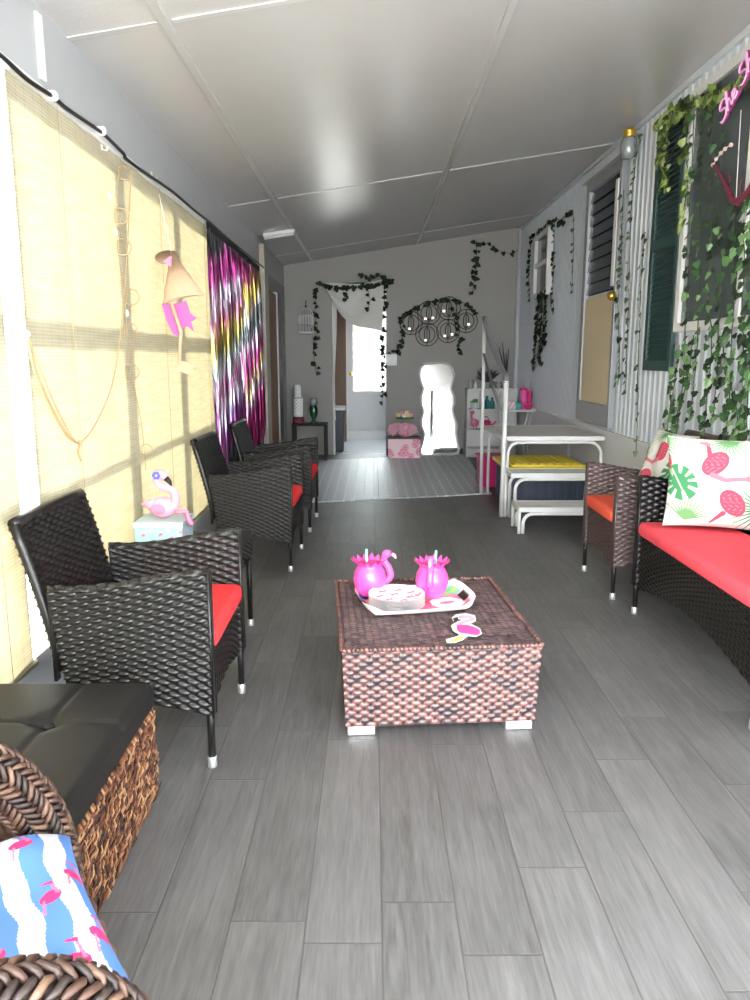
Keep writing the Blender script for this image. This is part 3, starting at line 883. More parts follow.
cw = .585
ch = wicker_seat('wicker_armchair', 'black wicker armchair with red cushion nearest the camera, beside the tufted ottoman', 'chair', cw, .56, .655, 'wicker', 'red', 'black wicker armchairs along the left wall', (-.765, 2.505, 0), 0)
dup(ch, (-.745, 4.775, 0), math.radians(-1.5), 'black wicker armchair in the middle of the left row, past the pink flamingo figure')
c3 = dup(ch, (-.715, 5.84, 0), math.radians(-1), 'farthest black wicker armchair of the left row, in front of the foil fringe')
ac = wicker_seat('wicker_armchair', 'brown wicker armchair with orange cushion between the loveseat and the white steps', 'chair', .59, .56, .675, 'wicker_brown', 'orange_red', None, (1.565, 4.215, 0), PI, back=.86, seat=.47)
lv = wicker_seat('wicker_loveseat', 'black wicker loveseat with coral red cushion at the right edge', 'sofa', 1.27, .56, .715, 'wicker', 'coral', None, (1.605, 3.085, 0), PI, back=.84, apron_bot=.165, seat=.475, arch=.035)


# ------------------------------------------------------------------ pillows
def pillow_mesh(w_, h_, t_, paint, n_=110, wr=.004, pw=2.6):
    u = np.linspace(-1, 1, n_)
    U, V = np.meshgrid(u, u, indexing='ij')
    prof = (np.clip(1 - np.abs(U) ** pw, 0, 1) * np.clip(1 - np.abs(V) ** pw, 0, 1)) ** .5
    pin = 1 - .05 * (1 - U * U) * 0
    Xx = w_ / 2 * U * (1 - .06 * (1 - V * V) * np.abs(U) ** 3); Yy = h_ / 2 * V * (1 - .06 * (1 - U * U) * np.abs(V) ** 3)
    wrk = wr * (np.sin(9 * U + 3 * V) + np.sin(7 * V - 5 * U + 1)) * prof
    g = MB(); col = paint(U, V)
    g.grid(S3(Xx, Yy, t_ / 2 * prof + wrk), col=col); g.grid(S3(Xx, Yy, -t_ / 2 * prof + wrk * .5), col=col)
    return g


def ell(U, V, cx, cy, rx, ry, a=0):
    c, s_ = math.cos(a), math.sin(a)
    x = (U - cx) * c + (V - cy) * s_; y = -(U - cx) * s_ + (V - cy) * c
    return (x / rx) ** 2 + (y / ry) ** 2


def seg(U, V, x0, y0, x1, y1, w0, w1=None):
    w1 = w0 if w1 is None else w1
    dx, dy = x1 - x0, y1 - y0; t = np.clip(((U - x0) * dx + (V - y0) * dy) / (dx * dx + dy * dy), 0, 1)
    d_ = np.hypot(U - x0 - t * dx, V - y0 - t * dy)
    return d_ < (w0 + (w1 - w0) * t)


PW = lin((222, 218, 212)); PK = lin((206, 78, 100)); PK2 = lin((220, 122, 138)); GN = lin((70, 140, 92)); GN2 = lin((112, 160, 106)); GY = lin((190, 165, 150))


def paint_flamingo(U, V):
    col = np.empty(U.shape + (3,)); col[:] = PW

    def put(m_, c_): col[m_] = c_
    rs = np.random.RandomState(5)
    # palm fronds
    for (cx, cy, a0, a1, L_, c_) in ((.35, .95, 3.3, 6.2, .5, GN2), (1.0, -.55, 2.0, 4.3, .62, GN), (-.35, -.85, .2, 2.4, .5, GN2), (1.05, .35, 2.4, 3.9, .45, GN2), (-.9, .1, -.9, 1.0, .4, GN2), (-.95, 1.0, 4.6, 6.1, .6, GN2)):
        for a in np.linspace(a0, a1, 13):
            put(seg(U, V, cx, cy, cx + L_ * math.cos(a), cy + L_ * math.sin(a), .026, .006), c_)
    # monstera leaf
    lf = ell(U, V, -.5, -.05, .30, .42, .5) < 1
    cut = np.sin(np.arctan2(V + .05, U + .5) * 9) * .5 + .5
    put(lf & ~((cut > .72) & (ell(U, V, -.5, -.05, .30, .42, .5) > .25)), GN)
    put(seg(U, V, -.66, .25, -.35, -.4, .012), PW)
    # two flamingos
    for (cx, cy, a) in ((.12, .38, -.6), (.45, -.45, .5)):
        b = ell(U, V, cx, cy, .20, .30, a) < 1; put(b, PK)
        tx = np.sin(60 * (U - cx) + 8 * np.sin(14 * V)) * np.sin(40 * V) > .45
        put(b & tx & (ell(U, V, cx, cy, .15, .24, a) < 1), PK2)
    put(seg(U, V, .02, .55, -.02, .82, .05, .03), PK); put(seg(U, V, -.02, .82, -.14, .86, .05, .03), PK2)
    put(seg(U, V, .08, .12, .3, .02, .06, .045), PK2); put(seg(U, V, .3, .02, .7, .08, .045, .04), PK2); put(seg(U, V, .7, .08, .98, .03, .06, .03), PK2)
    put(seg(U, V, .3, -.68, .1, -.9, .05, .02), PK)
    put(seg(U, V, -.8, -.5, -.1, -.62, .01), GY); put(seg(U, V, -.75, -.62, -.2, -.5, .008), GY)
    # left edge flamingo
    put(ell(U, V, -.85, .45, .17, .26, .3) < 1, PK); put(seg(U, V, -.95, .2, -.9, -.1, .04, .02), PK2)
    return col


def place(o, Mx):
    o.matrix_world = Mx


g = pillow_mesh(.50, .44, .15, lambda U, V: paint_flamingo(U + .28, V), 220)
pl = g.build('throw_pillow', 'attr_fabric', attr=True, origin=(0, 0, 0))
tag(pl, 'front white throw pillow printed with pink flamingos and palm leaves on the loveseat', 'pillow', 'flamingo throw pillows')
# local x -> width, y -> height, z -> normal (towards the camera, tilted back)
def basis(xd, yd, o_):
    xd = Vector(xd).normalized(); zd = xd.cross(Vector(yd)).normalized(); yd2 = zd.cross(xd)
    Mx = Matrix((xd, yd2, zd)).transposed().to_4x4(); Mx.translation = Vector(o_); return Mx


place(pl, basis((1, -.30, -.02), (0, .32, 1), (1.655, 3.50, .715)))
g = pillow_mesh(.44, .42, .13, lambda U, V: paint_flamingo(-U * .9 + .2, V), 160, wr=.006)
pl2 = g.build('throw_pillow', 'attr_fabric', attr=True, origin=(0, 0, 0))
tag(pl2, 'flamingo throw pillow leaning in the brown armchair, mostly hidden by the larger pillow', 'pillow', 'flamingo throw pillows')
place(pl2, basis((.12, -1, 0), (.36, .05, 1), (1.660, 4.215, .690)))

# ================================================================== COFFEE TABLE
tb = thing('coffee_table', 'low brown woven wicker coffee table with white feet in the middle of the floor', 'table', (.215, 2.835, 0), math.radians(4))
tw, td, thh = .347, .405, .318
pal = [lin((108, 74, 70)), lin((126, 90, 84)), lin((88, 62, 60)), lin((66, 53, 56)), lin((118, 82, 77)), lin((112, 78, 74))]
stk = lin((42, 32, 33))
pal_top = [lin((92, 74, 74)), lin((78, 62, 63)), lin((106, 84, 82)), lin((66, 53, 55))]
g = MB()
def face(ax_, sg):
    def pf(U, V):
        tpr = .012 * (1 - V)
        z = .035 + (thh - .035) * V
        if ax_ == 'y': return S3(-sg * (tw - tpr) + 2 * sg * (tw - tpr) * U, sg * -(td - tpr) + 0 * U, z)
        return S3(sg * (tw - tpr) + 0 * U, -sg * (td - tpr) + 2 * sg * (td - tpr) * U, z)
    return pf
g = MB()
weave(g, face('y', 1), 2 * tw, thh - .035, .0235, .0150, .0020, pal, stk)
weave(g, face('y', -1), 2 * tw, thh - .035, .0235, .0150, .0020, pal, stk)
weave(g, face('x', 1), 2 * td, thh - .035, .0235, .0150, .0020, pal, stk)
weave(g, face('x', -1), 2 * td, thh - .035, .0235, .0150, .0020, pal, stk)
g.build('woven_body', 'table_weave', tb, local=True, attr=True)
g = MB(); weave(g, lambda U, V: S3(-tw + 2 * tw * U, -td + 2 * td * V, thh + .0 * U), 2 * tw, 2 * td, .026, .0115, .0022, pal_top, stk)
g.build('woven_top', 'table_weave', tb, local=True, attr=True)
g = MB()
for sg in (-1, 1):
    for i in range(46):
        x0 = -tw + 2 * tw * i / 46; c_ = pal[rnd.randrange(len(pal))]
        g.tube([(x0, sg * td, thh + .003), (x0 + 2 * tw / 46 * .5, sg * td, thh + .006), (x0 + 2 * tw / 46, sg * td, thh + .002)], [.006, .0095, .006], 7, col=c_)
    for i in range(54):
        y0 = -td + 2 * td * i / 54; c_ = pal[rnd.randrange(len(pal))]
        g.tube([(sg * tw, y0, thh + .003), (sg * tw, y0 + td / 54, thh + .006), (sg * tw, y0 + 2 * td / 54, thh + .002)], [.006, .0095, .006], 7, col=c_)
g.build('rim', 'table_weave', tb, local=True, attr=True)
for sx_ in (-1, 1):
    for sy_ in (-1, 1):
        x1, x0 = sorted((sx_ * (tw - .018), sx_ * (tw - .115)))
        y1, y0 = sorted((sy_ * (td - .018), sy_ * (td - .115)))
        MB().box(x1, x0, y1, y0, 0, .036).build('foot', 'silver', tb, bevel=.004, local=True)

# ------------------------------------------------------------------ things on the table
ZT = thh + .010
tr = thing('serving_tray', 'white serving tray printed with tropical colours on the wicker coffee table', 'tray', (.170, 2.905, ZT), math.radians(12))
n_ = 70
ru, rv = .232, .158
U, V = np.meshgrid(np.linspace(-1, 1, n_), np.linspace(-1, 1, n_), indexing='ij')
def sq(U, V, e=.72):
    # rounded rectangle mapping with raised scalloped ends
    x = U * (1 - .10 * V ** 4); y = V * (1 - .16 * U ** 4)
    return x, y
xx, yy = sq(U, V)
edge = np.maximum(np.abs(U), np.abs(V))
zz = .004 + np.clip((edge - .82) / .18, 0, 1) ** 1.4 * (.020 + .022 * np.clip((np.abs(U) - .75) / .25, 0, 1))
col = np.empty(U.shape + (3,)); col[:] = lin((235, 120, 150))
col[V > .25] = lin((235, 160, 190)); m_ = (V > .35) & (U > .1); col[m_] = lin((90, 185, 220))
m_ = (V + .6 * U > .95); col[m_] = lin((120, 200, 150)); m_ = (V - .7 * U > 1.0); col[m_] = lin((70, 120, 190))
m_ = (np.sin(7 * U + 4 * V) > .6) & (V < .2); col[m_] = lin((245, 70, 120)); m_ = (np.sin(6 * U - 7 * V + 1) > .75); col[m_] = lin((170, 215, 110))
m_ = (np.sin(9 * U - 3 * V + 2.2) > .8) & (V < .4); col[m_] = lin((250, 150, 165))
m_ = ell(U, V, .55, -.25, .30, .45) < 1; col[m_] = lin((250, 245, 245))
m_ = ell(U, V, .55, -.25, .15, .10, .5) < 1; col[m_] = lin((240, 120, 150))
m_ = edge > .93; col[m_] = lin((248, 244, 244))
m_ = (np.abs(U) > .84) & (np.abs(U) < .96) & (np.abs(V) < .30); col[m_] = lin((35, 25, 30))
g = MB(); g.grid(S3(xx * ru, yy * rv, zz), col=col); g.grid(S3(xx * ru, yy * rv, zz - .004), col=lin((246, 242, 242)))
g.build('tray_body', 'attr_print', tr, local=True, attr=True)

# paper plates
rp = .112
pc = Vector((.098, 2.850, ZT + .0045))
npl = 6
for i in range(npl):
    g = MB(); nr = 16; na = 60
    R_, T_ = np.meshgrid(np.linspace(0, 1, nr), np.linspace(0, 2 * PI, na, endpoint=False), indexing='ij')
    z = .0015 + .010 * np.clip((R_ - .72) / .28, 0, 1) ** 1.3
    px_, py_ = R_ * np.cos(T_), R_ * np.sin(T_)
    col = np.empty(R_.shape + (3,)); col[:] = lin((252, 248, 248))
    if i == npl - 1:
        for (cx, cy) in ((-.5, .45), (.05, .6), (.5, .35), (-.62, -.1), (-.1, .1), (.45, -.15), (-.3, -.5), (.2, -.55), (.75, .05)):
            col[ell(px_, py_, cx, cy, .13, .07, .5) < 1] = lin((245, 120, 155)); col[ell(px_, py_, cx + .1, cy + .06, .05, .11, .1) < 1] = lin((240, 110, 150))
            col[ell(px_, py_, cx - .07, cy - .09, .09, .035, -.2) < 1] = lin((110, 90, 100))
    g.grid(S3(pc.x + px_ * rp, pc.y + py_ * rp, pc.z + i * .0085 + z), closev=True, col=col)
    g.grid(S3(pc.x + px_ * rp, pc.y + py_ * rp, pc.z + i * .0085 + z - .0015), closev=True, col=col * 0 + np.array(lin((250, 246, 246))))
    po = g.build('paper_plate', 'attr_print', attr=True)
    lab = 'topmost paper plate of the stack on the tray, printed with small flamingos' if i == npl - 1 else 'plain white paper plate inside the stack under the flamingo printed plate'
    tag(po, lab, 'plate', 'paper plates stacked on the tray')


def flamingo_cup(c, rz, label):
    r = thing('flamingo_cup', label, 'cup', (c[0], c[1], c[2]), rz, 'pink cups on the tray')
    prof = [(.0, 0), (.040, 0), (.046, .006), (.062, .035), (.068, .065), (.064, .095), (.052, .118), (.046, .128), (.050, .135), (.0, .134)]
    MB().lathe(prof, (0, 0, 0), 28).build('body', 'pink', r, local=True)
    # ruffled feather collar
    g = MB()
    for i in range(14):
        a = 2 * PI * i / 14; L_ = .034 + .010 * rnd.random()
        ca, sa = math.cos(a), math.sin(a)
        pts = []
        for t in np.linspace(0, 1, 5):
            rr_ = .042 + L_ * t * .8; z = .126 + .030 * t
            wdt = .013 * math.sin(PI * (.22 + .76 * t))
            pts.append([(rr_ * ca - wdt * sa, rr_ * sa + wdt * ca, z), (rr_ * ca, rr_ * sa, z + .004), (rr_ * ca + wdt * sa, rr_ * sa - wdt * ca, z)])
        g.grid(np.array(pts)); g.grid(np.array(pts) - np.array([0, 0, .003]))
    g.build('feather_collar', 'pink', r, local=True)
    # neck and head
    g = MB(); g.tube(cr([(.058, 0, .045), (.085, 0, .075), (.078, 0, .115), (.060, 0, .140), (.066, 0, .168), (.088, 0, .172)], 6), [.014] * 20 + [.013, .013, .014, .016, .017, .018, .018, .016, .014, .012, .010], 10)
    hd = g.build('neck', 'pink', r, local=True)
    g = MB(); g.tube([(.092, 0, .170), (.104, 0, .162), (.108, 0, .150)], [.009, .007, .003], 8); g.build('beak', 'palepink', hd, local=True)
    g = MB(); g.tube([(-.01, .012, .10), (-.012, .014, .19)], .0055, 10); g.build('straw', 'mint', r, local=True)
    return r


flamingo_cup((-.010, 2.975, ZT + .0115), .1, 'left pink flamingo cup with a green straw, behind the paper plates')
flamingo_cup((.245, 2.955, ZT + .0115), -1.75, 'right pink flamingo cup with a green straw, wide feather collar towards the camera')

# flat flamingo coaster on the table edge
fg = thing('flamingo_coaster', 'flat pink flamingo cutout lying near the front edge of the coffee table', 'coaster', tuple(at(463, 630, Z=ZT)))
def flat(px, z0, z1):
    pts = [at(*q, Z=z0) for q in px]; n = len(pts)
    g = MB(); vs = pts + [p + Vector((0, 0, z1 - z0)) for p in pts]
    g.add(vs, [tuple(range(n - 1, -1, -1)), tuple(range(n, 2 * n))] + [(i, (i + 1) % n, n + (i + 1) % n, n + i) for i in range(n)], None, False); return g
body = [(452, 618), (456, 615), (466, 614), (475, 616), (476, 621), (470, 624), (462, 624), (472, 625), (480, 629), (482, 634), (476, 637), (468, 636), (463, 640), (455, 643), (447, 643), (446, 640), (457, 637), (460, 635), (453, 631), (451, 626), (458, 622), (465, 620), (457, 619), (453, 621)]
flat(body, ZT, ZT + .003).build('outline', 'white', fg)
def inset(poly, k=.8):
    cx = sum(p[0] for p in poly) / len(poly); cy = sum(p[1] for p in poly) / len(poly)
    return [(cx + (x - cx) * k, cy + (y - cy) * k) for x, y in poly]
flat(cr2([(457, 626), (465, 625), (474, 627), (480, 631), (478, 635), (468, 634), (459, 632)], 4), ZT + .003, ZT + .0042).build('wing', 'pink', fg)
flat(cr2([(459, 616), (468, 615.5), (474, 618), (473, 621), (466, 622.5), (459, 626), (456, 625), (461, 621.5), (469, 619.5), (468, 618), (460, 618)], 3), ZT + .003, ZT + .0042).build('neck', 'palepink', fg)
flat([(453, 618.5), (458, 617), (458, 619.5), (454, 620.5)], ZT + .003, ZT + .0042).build('beak', 'black', fg)
flat([(461, 636), (465, 636), (456, 641.5), (449, 642), (455, 639)], ZT + .003, ZT + .0042).build('leg', 'yellow', fg)

# ================================================================== NEAR LEFT: OTTOMAN, BROWN CHAIR, SIDE TABLE
ot = thing('storage_ottoman', 'black tufted leather ottoman over a shaggy seagrass basket at lower left', 'ottoman', (-.875, 1.725, 0))
ox0, ox1, oy0, oy1, oz = -1.11, -.640, 1.42, 2.055, .375
nu, nv = 80, 90
U, V = np.meshgrid(np.linspace(0, 1, nu), np.linspace(0, 1, nv), indexing='ij')
X = ox0 + (ox1 - ox0) * U; Y = oy0 + (oy1 - oy0) * V
Z = oz - .0 * U
for fx, fy in ((.5, .5), (.5, .0), (.5, 1.0), (0, .5), (1, .5)): pass
bx, by = ox0 + .58 * (ox1 - ox0), oy0 + .60 * (oy1 - oy0)
dB = np.hypot(X - bx, Y - by)
seam = np.minimum(np.abs(X - bx), np.abs(Y - by))
Z = Z - .020 * np.exp(-(dB / .04) ** 2) - .007 * np.exp(-(seam / .010) ** 2)
ed = np.minimum(np.minimum(U, 1 - U) * (ox1 - ox0), np.minimum(V, 1 - V) * (oy1 - oy0))
Z = Z - .020 * np.clip(1 - ed / .022, 0, 1) ** 2 + .006 * np.sin(PI * U) * np.sin(PI * V)
g = MB(); g.grid(S3(X, Y, Z))
# lid sides
zz_ = Z
loop = [(i, 0) for i in range(nu)] + [(nu - 1, j) for j in range(1, nv)] + [(i, nv - 1) for i in range(nu - 2, -1, -1)] + [(0, j) for j in range(nv - 2, 0, -1)]
P = np.array([[(X[i, j], Y[i, j], Z[i, j]), (X[i, j], Y[i, j], oz - .075)] for i, j in loop])
g.grid(P, closeu=True)
lid = g.build('lid', 'leather', ot)
MB().lathe([(0, -.006), (.016, -.004), (.014, .004), (.006, .007), (0, .007)], (bx, by, oz - .012), 14).build('button', 'leather', lid)
# basket
strawp = [lin(c_) for c_ in ((100, 62, 40), (76, 44, 30), (122, 84, 56), (56, 32, 24), (92, 54, 34), (148, 112, 80), (44, 27, 21))]
g = MB()
g.box(ox0 + .015, ox1 - .018, oy0 + .02, oy1 - .02, .02, oz - .076, col=lin((70, 40, 25)))
rs = random.Random(3)
def fibres(n, fx):
    for i in range(n):
        u, z = rs.random(), rs.uniform(.03, oz - .085)
        L_ = rs.uniform(.03, .075); a = rs.gauss(1.0, .35)
        o_ = rs.uniform(-.016, .007)
        p0 = fx(u, z, o_); 
        w0 = rs.uniform(.0016, .0032)
        p = [fx(u + math.cos(a) * L_ * t / .6, z + math.sin(a) * L_ * (t - .5), o_ + .010 * math.sin(PI * t) + (rs.uniform(0, .02) if (t == 1 and rs.random() < .08) else 0)) for t in (0, .5, 1)]
        p = [Vector((q.x, q.y, min(max(q.z, .004), oz - .078))) for q in p]
        g.tube(p, [w0, w0 * 1.2, w0 * .5], 5, col=strawp[rs.randrange(len(strawp))])
fibres(2600, lambda u, z, o_: Vector((ox1 - .010 + o_, oy0 + .03 + (oy1 - oy0 - .05) * min(max(u, -.02), 1.02), z)))
fibres(500, lambda u, z, o_: Vector((ox0 + .03 + (ox1 - ox0 - .05) * min(max(u, 0), 1), oy1 - .020 + o_ * .8, z)))
# braided rim under the lid
for i in range(60):
    y0 = oy0 + .02 + (oy1 - oy0 - .04) * i / 60
    g.tube([(ox1 - .006, y0, oz - .094), (ox1 + .004, y0 + .008, oz - .086), (ox1 - .006, y0 + .016, oz - .080)], .005, 6, col=strawp[rs.randrange(len(strawp))])
g.build('seagrass_basket', 'attr_straw', ot, attr=True)
for sx_ in (ox0 + .05, ox1 - .06):
    for sy_ in (oy0 + .06, oy1 - .06): MB().lathe([(0, 0), (.016, 0), (.02, .022), (0, .022)], (sx_, sy_, 0), 12).build('foot', 'black', ot)

# brown braided armchair in the corner
br = thing('braided_armchair', 'brown braided wicker armchair with rounded arms at the bottom left corner', 'chair', (-.585, .885, 0), math.radians(34))
bpal = [lin(c_) for c_ in ((70, 48, 38), (54, 37, 31), (88, 63, 50), (42, 31, 28), (102, 78, 62))]


def braid(g, path, r, turns=70):
    path = [Vector(p) for p in path]
    L_ = [0]
    for a, b in zip(path[:-1], path[1:]): L_.append(L_[-1] + (b - a).length)
    tot = L_[-1]
    # strands wound round a core, three parallel plaits
    g.tube(path, r * .82, 12, col=lin((46, 32, 28)))
    def pos(s):
        s = min(max(s, 0), tot - 1e-6)
        for i in range(len(path) - 1):
            if L_[i + 1] >= s:
                t = (s - L_[i]) / (L_[i + 1] - L_[i]); return path[i].lerp(path[i + 1], t), (path[i + 1] - path[i]).normalized()
    step = .014
    n = int(tot / step)
    for k_ in range(12):
        th0 = 2 * PI * k_ / 12
        for i in range(n):
            s0 = i * step + (k_ % 2) * step / 2
            pts = []
            for t in (0, .33, .66, 1):
                p, tg = pos(s0 + (t * 1.9) * step)
                sd = tg.cross(Vector((0, 1, 0)))
                if sd.length < .1: sd = tg.cross(Vector((1, 0, 0)))
                sd.normalize(); upv = sd.cross(tg)
                th = th0 + (t - .5) * .75 * (1 if k_ % 2 else -1)
                rr_ = r * (.86 + .16 * math.sin(PI * t))
                pts.append(p + (sd * math.cos(th) + upv * math.sin(th)) * rr_)
            g.tube(pts, [.0032, .0052, .0052, .0025], 5, col=bpal[rnd.randrange(5)])


hwid = .290
arc = cr([(.175, 0, .10), (.19, 0, .28), (.187, 0, .42), (.155, 0, .53), (.09, 0, .61), (-.01, 0, .64), (-.13, 0, .645), (-.25, 0, .645)], 5)
for sgn in (-1, 1):
    g = MB(); braid(g, [Vector((p.x, sgn * hwid, p.z)) for p in arc], .047)
    ar = g.build('arm', 'attr_braid', br, local=True, attr=True)
    def pfi(U, V, sgn=sgn):
        x = -.26 + .43 * U
        zt = np.interp(x, [p[0] for p in sorted((q.x, q.z) for q in arc[8:])], [p[1] for p in sorted((q.x, q.z) for q in arc[8:])]) - .03
        return S3(x, sgn * (hwid - .0) + 0 * U, .08 + (zt - .08) * V)
    g = MB(); weave(g, pfi, .43, .5, .034, .032, .006, bpal, lin((40, 28, 25)))
    g.build('woven_side', 'attr_braid', ar, local=True, attr=True)
g = MB()
weave(g, lambda U, V: S3(.235 + .0 * U, -hwid + .04 + (2 * hwid - .08) * U, .06 + .30 * V), .54, .30, .034, .032, .006, bpal, lin((40, 28, 25)))
g.box(-.24, .225, -hwid + .035, hwid - .035, .30, .36, col=bpal[1])
for sx_ in (-.22, .20):
    for sy_ in (-.24, .24): g.tube([(sx_, sy_, 0), (sx_, sy_, .32)], .018, 10, col=bpal[3])
g.build('seat_frame', 'attr_braid', br, local=True, attr=True)
def pfbk(U, V):
    a = (U - .5) * 2
    return S3(-.255 - .05 * V + .03 * a * a, a * (hwid - .05), .34 + .50 * V - .05 * a * a * V)
g = MB(); weave(g, pfbk, .55, .5, .034, .032, .006, bpal, lin((40, 28, 25))); weave(g, lambda U, V: pfbk(U, V) - np.array([.03, 0, 0]), .55, .5, .034, .032, .006, bpal, lin((40, 28, 25)))
braid(g, [Vector((-.32 + .03 * a * a, a * (hwid - .05), .85 - .05 * a * a)) for a in np.linspace(-1, 1, 12)], .035)
g.build('backrest', 'attr_braid', br, local=True, attr=True)
BLU = lin((84, 122, 182)); WHT = lin((196, 196, 204)); HP = lin((196, 52, 108)); HP2 = lin((204, 108, 140))
def paint_stripe(U, V):
    s_ = (U * .235 + .0035 * np.sin(V * 7) + .0025 * np.sin(V * 15 + U * 4)) / .070
    col = np.where(((s_ % 1) < .52)[..., None], np.array(BLU), np.array(WHT)).astype(float)
    for (cx, cy, a) in ((.62, .55, .4), (.25, .20, .2), (.70, -.05, .7), (.30, -.50, .4), (.72, -.62, .3), (-.15, .62, .4), (-.15, -.12, .3), (-.2, -.72, .5), (.92, .25, .5), (.02, .9, .3), (.5, .93, .2), (.93, -.4, .2), (-.6, .3, .3), (-.6, -.4, .4)):
        col[ell(U, V, cx, cy, .085, .055, a) < 1] = HP
        col[seg(U, V, cx + .05, cy + .03, cx + .03, cy + .15, .014, .010)] = HP2
        col[seg(U, V, cx + .03, cy + .15, cx - .03, cy + .14, .015, .008)] = HP
        col[seg(U, V, cx - .05, cy - .03, cx - .07, cy - .17, .008)] = HP2
    return col
g = pillow_mesh(.47, .46, .17, paint_stripe, 260, .005, 4.0)
cu = g.build('chair_cushion', 'attr_fabric', attr=True, origin=(0, 0, 0))
tag(cu, 'blue and white striped cushion with pink flamingos on the braided armchair', 'cushion')
cu.matrix_world = Matrix.Translation((-.585, .885, .468)) @ Matrix.Rotation(math.radians(34), 4, 'Z') @ Matrix.Translation((-.02, 0, 0))

# side table between the chairs
st = thing('side_table', 'small dark wicker side table between the first two black armchairs', 'table', (-.81, 3.34, 0))
sx0, sx1, sy0, sy1, sz = -1.05, -.585, 3.12, 3.55, .475
g = MB()
for (y_, ax_) in ((sy0, 0), (sy1, 0)): weave(g, lambda U, V, y_=y_: S3(sx0 + (sx1 - sx0) * U, y_ + 0 * U, .36 + .10 * V), .46, .10, .03, .0115, .003)
for x_ in (sx0, sx1): weave(g, lambda U, V, x_=x_: S3(x_ + 0 * U, sy0 + (sy1 - sy0) * U, .36 + .10 * V), .43, .10, .03, .0115, .003)
g.build('apron', 'wicker', st)
MB().box(sx0 - .008, sx1 + .008, sy0 - .008, sy1 + .008, sz - .012, sz).build('tabletop', 'leather', st, bevel=.004)
for x_ in (sx0 + .015, sx1 - .015):
    for y_ in (sy0 + .015, sy1 - .015):
        lg = MB().tube([(x_, y_, .03), (x_, y_, .40)], .0125, 10).build('leg', 'wicker_seat', st)
        MB().lathe([(0, 0), (.0145, 0), (.0155, .004), (.0155, .034), (0, .037)], (x_, y_, 0), 12).build('foot_cap', 'silver', lg)
# gift box with the flamingo on it
bx_ = thing('gift_box', 'pale blue box under the pink flamingo figure on the side table', 'box', (-.945, 3.335, sz))
n_ = 24
def printed_box(x0, x1, y0, y1, z0, z1, paint):
    g = MB()
    for (P0, du, dv) in (((x0, y0, z0), (x1 - x0, 0, 0), (0, 0, z1 - z0)), ((x1, y0, z0), (0, y1 - y0, 0), (0, 0, z1 - z0)), ((x1, y1, z0), (x0 - x1, 0, 0), (0, 0, z1 - z0)), ((x0, y1, z0), (0, y0 - y1, 0), (0, 0, z1 - z0)), ((x0, y0, z1), (x1 - x0, 0, 0), (0, y1 - y0, 0)), ((x0, y0, z0), (x1 - x0, 0, 0), (0, y1 - y0, 0))):
        nu = 40; U, V = np.meshgrid(np.linspace(0, 1, nu), np.linspace(0, 1, nu), indexing='ij')
        P = np.array(P0) + U[..., None] * np.array(du) + V[..., None] * np.array(dv)
        su = math.hypot(math.hypot(*du[:2]), du[2]); sv = math.hypot(math.hypot(*dv[:2]), dv[2])
        g.grid(P, col=paint(U * su, V * sv), smooth=False)
    return g
def pbox(U, V):
    col = np.empty(U.shape + (3,)); col[:] = lin((176, 208, 218))
    for i in range(9):
        cx, cy = rnd.uniform(0, .24), rnd.uniform(0, .2)
        col[ell(U, V, cx, cy, .010, .007, .4) < 1] = lin((240, 140, 160)); col[ell(U, V, cx + .03, cy + .02, .008, .012, .2) < 1] = lin((215, 230, 235))
    return col
printed_box(-1.05, -.84, 3.235, 3.435, sz, sz + .105, pbox).build('body', 'attr_print', bx_, attr=True)
MB().box(-1.055, -.835, 3.23, 3.44, sz + .085, sz + .112).build('lid', mat('box_lid', lin((190, 214, 220)), .5), bx_, bevel=.003)
# flamingo figure sitting on the box
zb = sz + .1135
ff = thing('flamingo_figure', 'pink flamingo shelf sitter with blue flower and dangling legs, on the blue box', 'figurine', (-.915, 3.30, zb))
yc = 3.30; xk = 1.22
def FP(x, y): # pixel of the figure -> point in its plane
    p_ = at(x, y, Y=yc); return (p_.x, p_.z)
oxz = FP(165, 526)
sc_ = zb - oxz[1]
def prof(pts): return [(a, b + sc_) for a, b in [FP(*q) for q in pts]]
g = MB()
bodyp = [(143, 512), (150, 509), (157, 503), (166, 502), (173, 506), (178, 511), (178, 518), (172, 524), (160, 525), (150, 519)]
bc = FP(163, 514); 
g.sphere((bc[0], yc, bc[1] + sc_), (.062, .036, .047), 20, 14)
g.tube([(a, yc, b) for a, b in prof([(154, 512), (148, 511), (142, 511)])], [.030, .020, .004], 12)
nk = cr([(a, yc, b) for a, b in prof([(174, 514), (176, 505), (172, 497), (163, 494), (158, 490), (156, 484), (161, 481), (166, 485)])], 5)
g.tube(nk, [.022 - .006 * min(1, i / 12) + (.006 if i > 25 else 0) for i in range(len(nk))], 12)
g.build('body', 'palepink', ff)
h_ = prof([(166, 485), (170, 489), (172, 493)])
MB().tube([(a, yc, b) for a, b in h_], [.014, .010, .003], 10).build('beak', 'black', ff)
g = MB(); c_ = prof([(158, 482)])[0]
for i in range(6):
    a = 2 * PI * i / 6; g.sphere((c_[0] + .012 * math.cos(a), yc - .020, c_[1] + .012 * math.sin(a)), (.008, .004, .008), 8, 6)
g.build('flower', 'blue', ff)
g = MB(); c_ = prof([(160, 515)])[0]; g.sphere((c_[0], yc - .033, c_[1]), (.036, .009, .024), 14, 8); g.build('wing', 'midpink', ff)
for k_, dx in enumerate((0, .022)):
    a = prof([(176, 519), (186, 518), (188, 524), (192, 531)])
    q = [(p_[0] + dx * .5, yc - .01 - dx, p_[1] + (.004 if k_ else 0)) for p_ in a]
    MB().tube(cr(q, 4), [.009] * 9 + [.010, .011, .012, .010], 8).build('leg', 'midpink', ff)

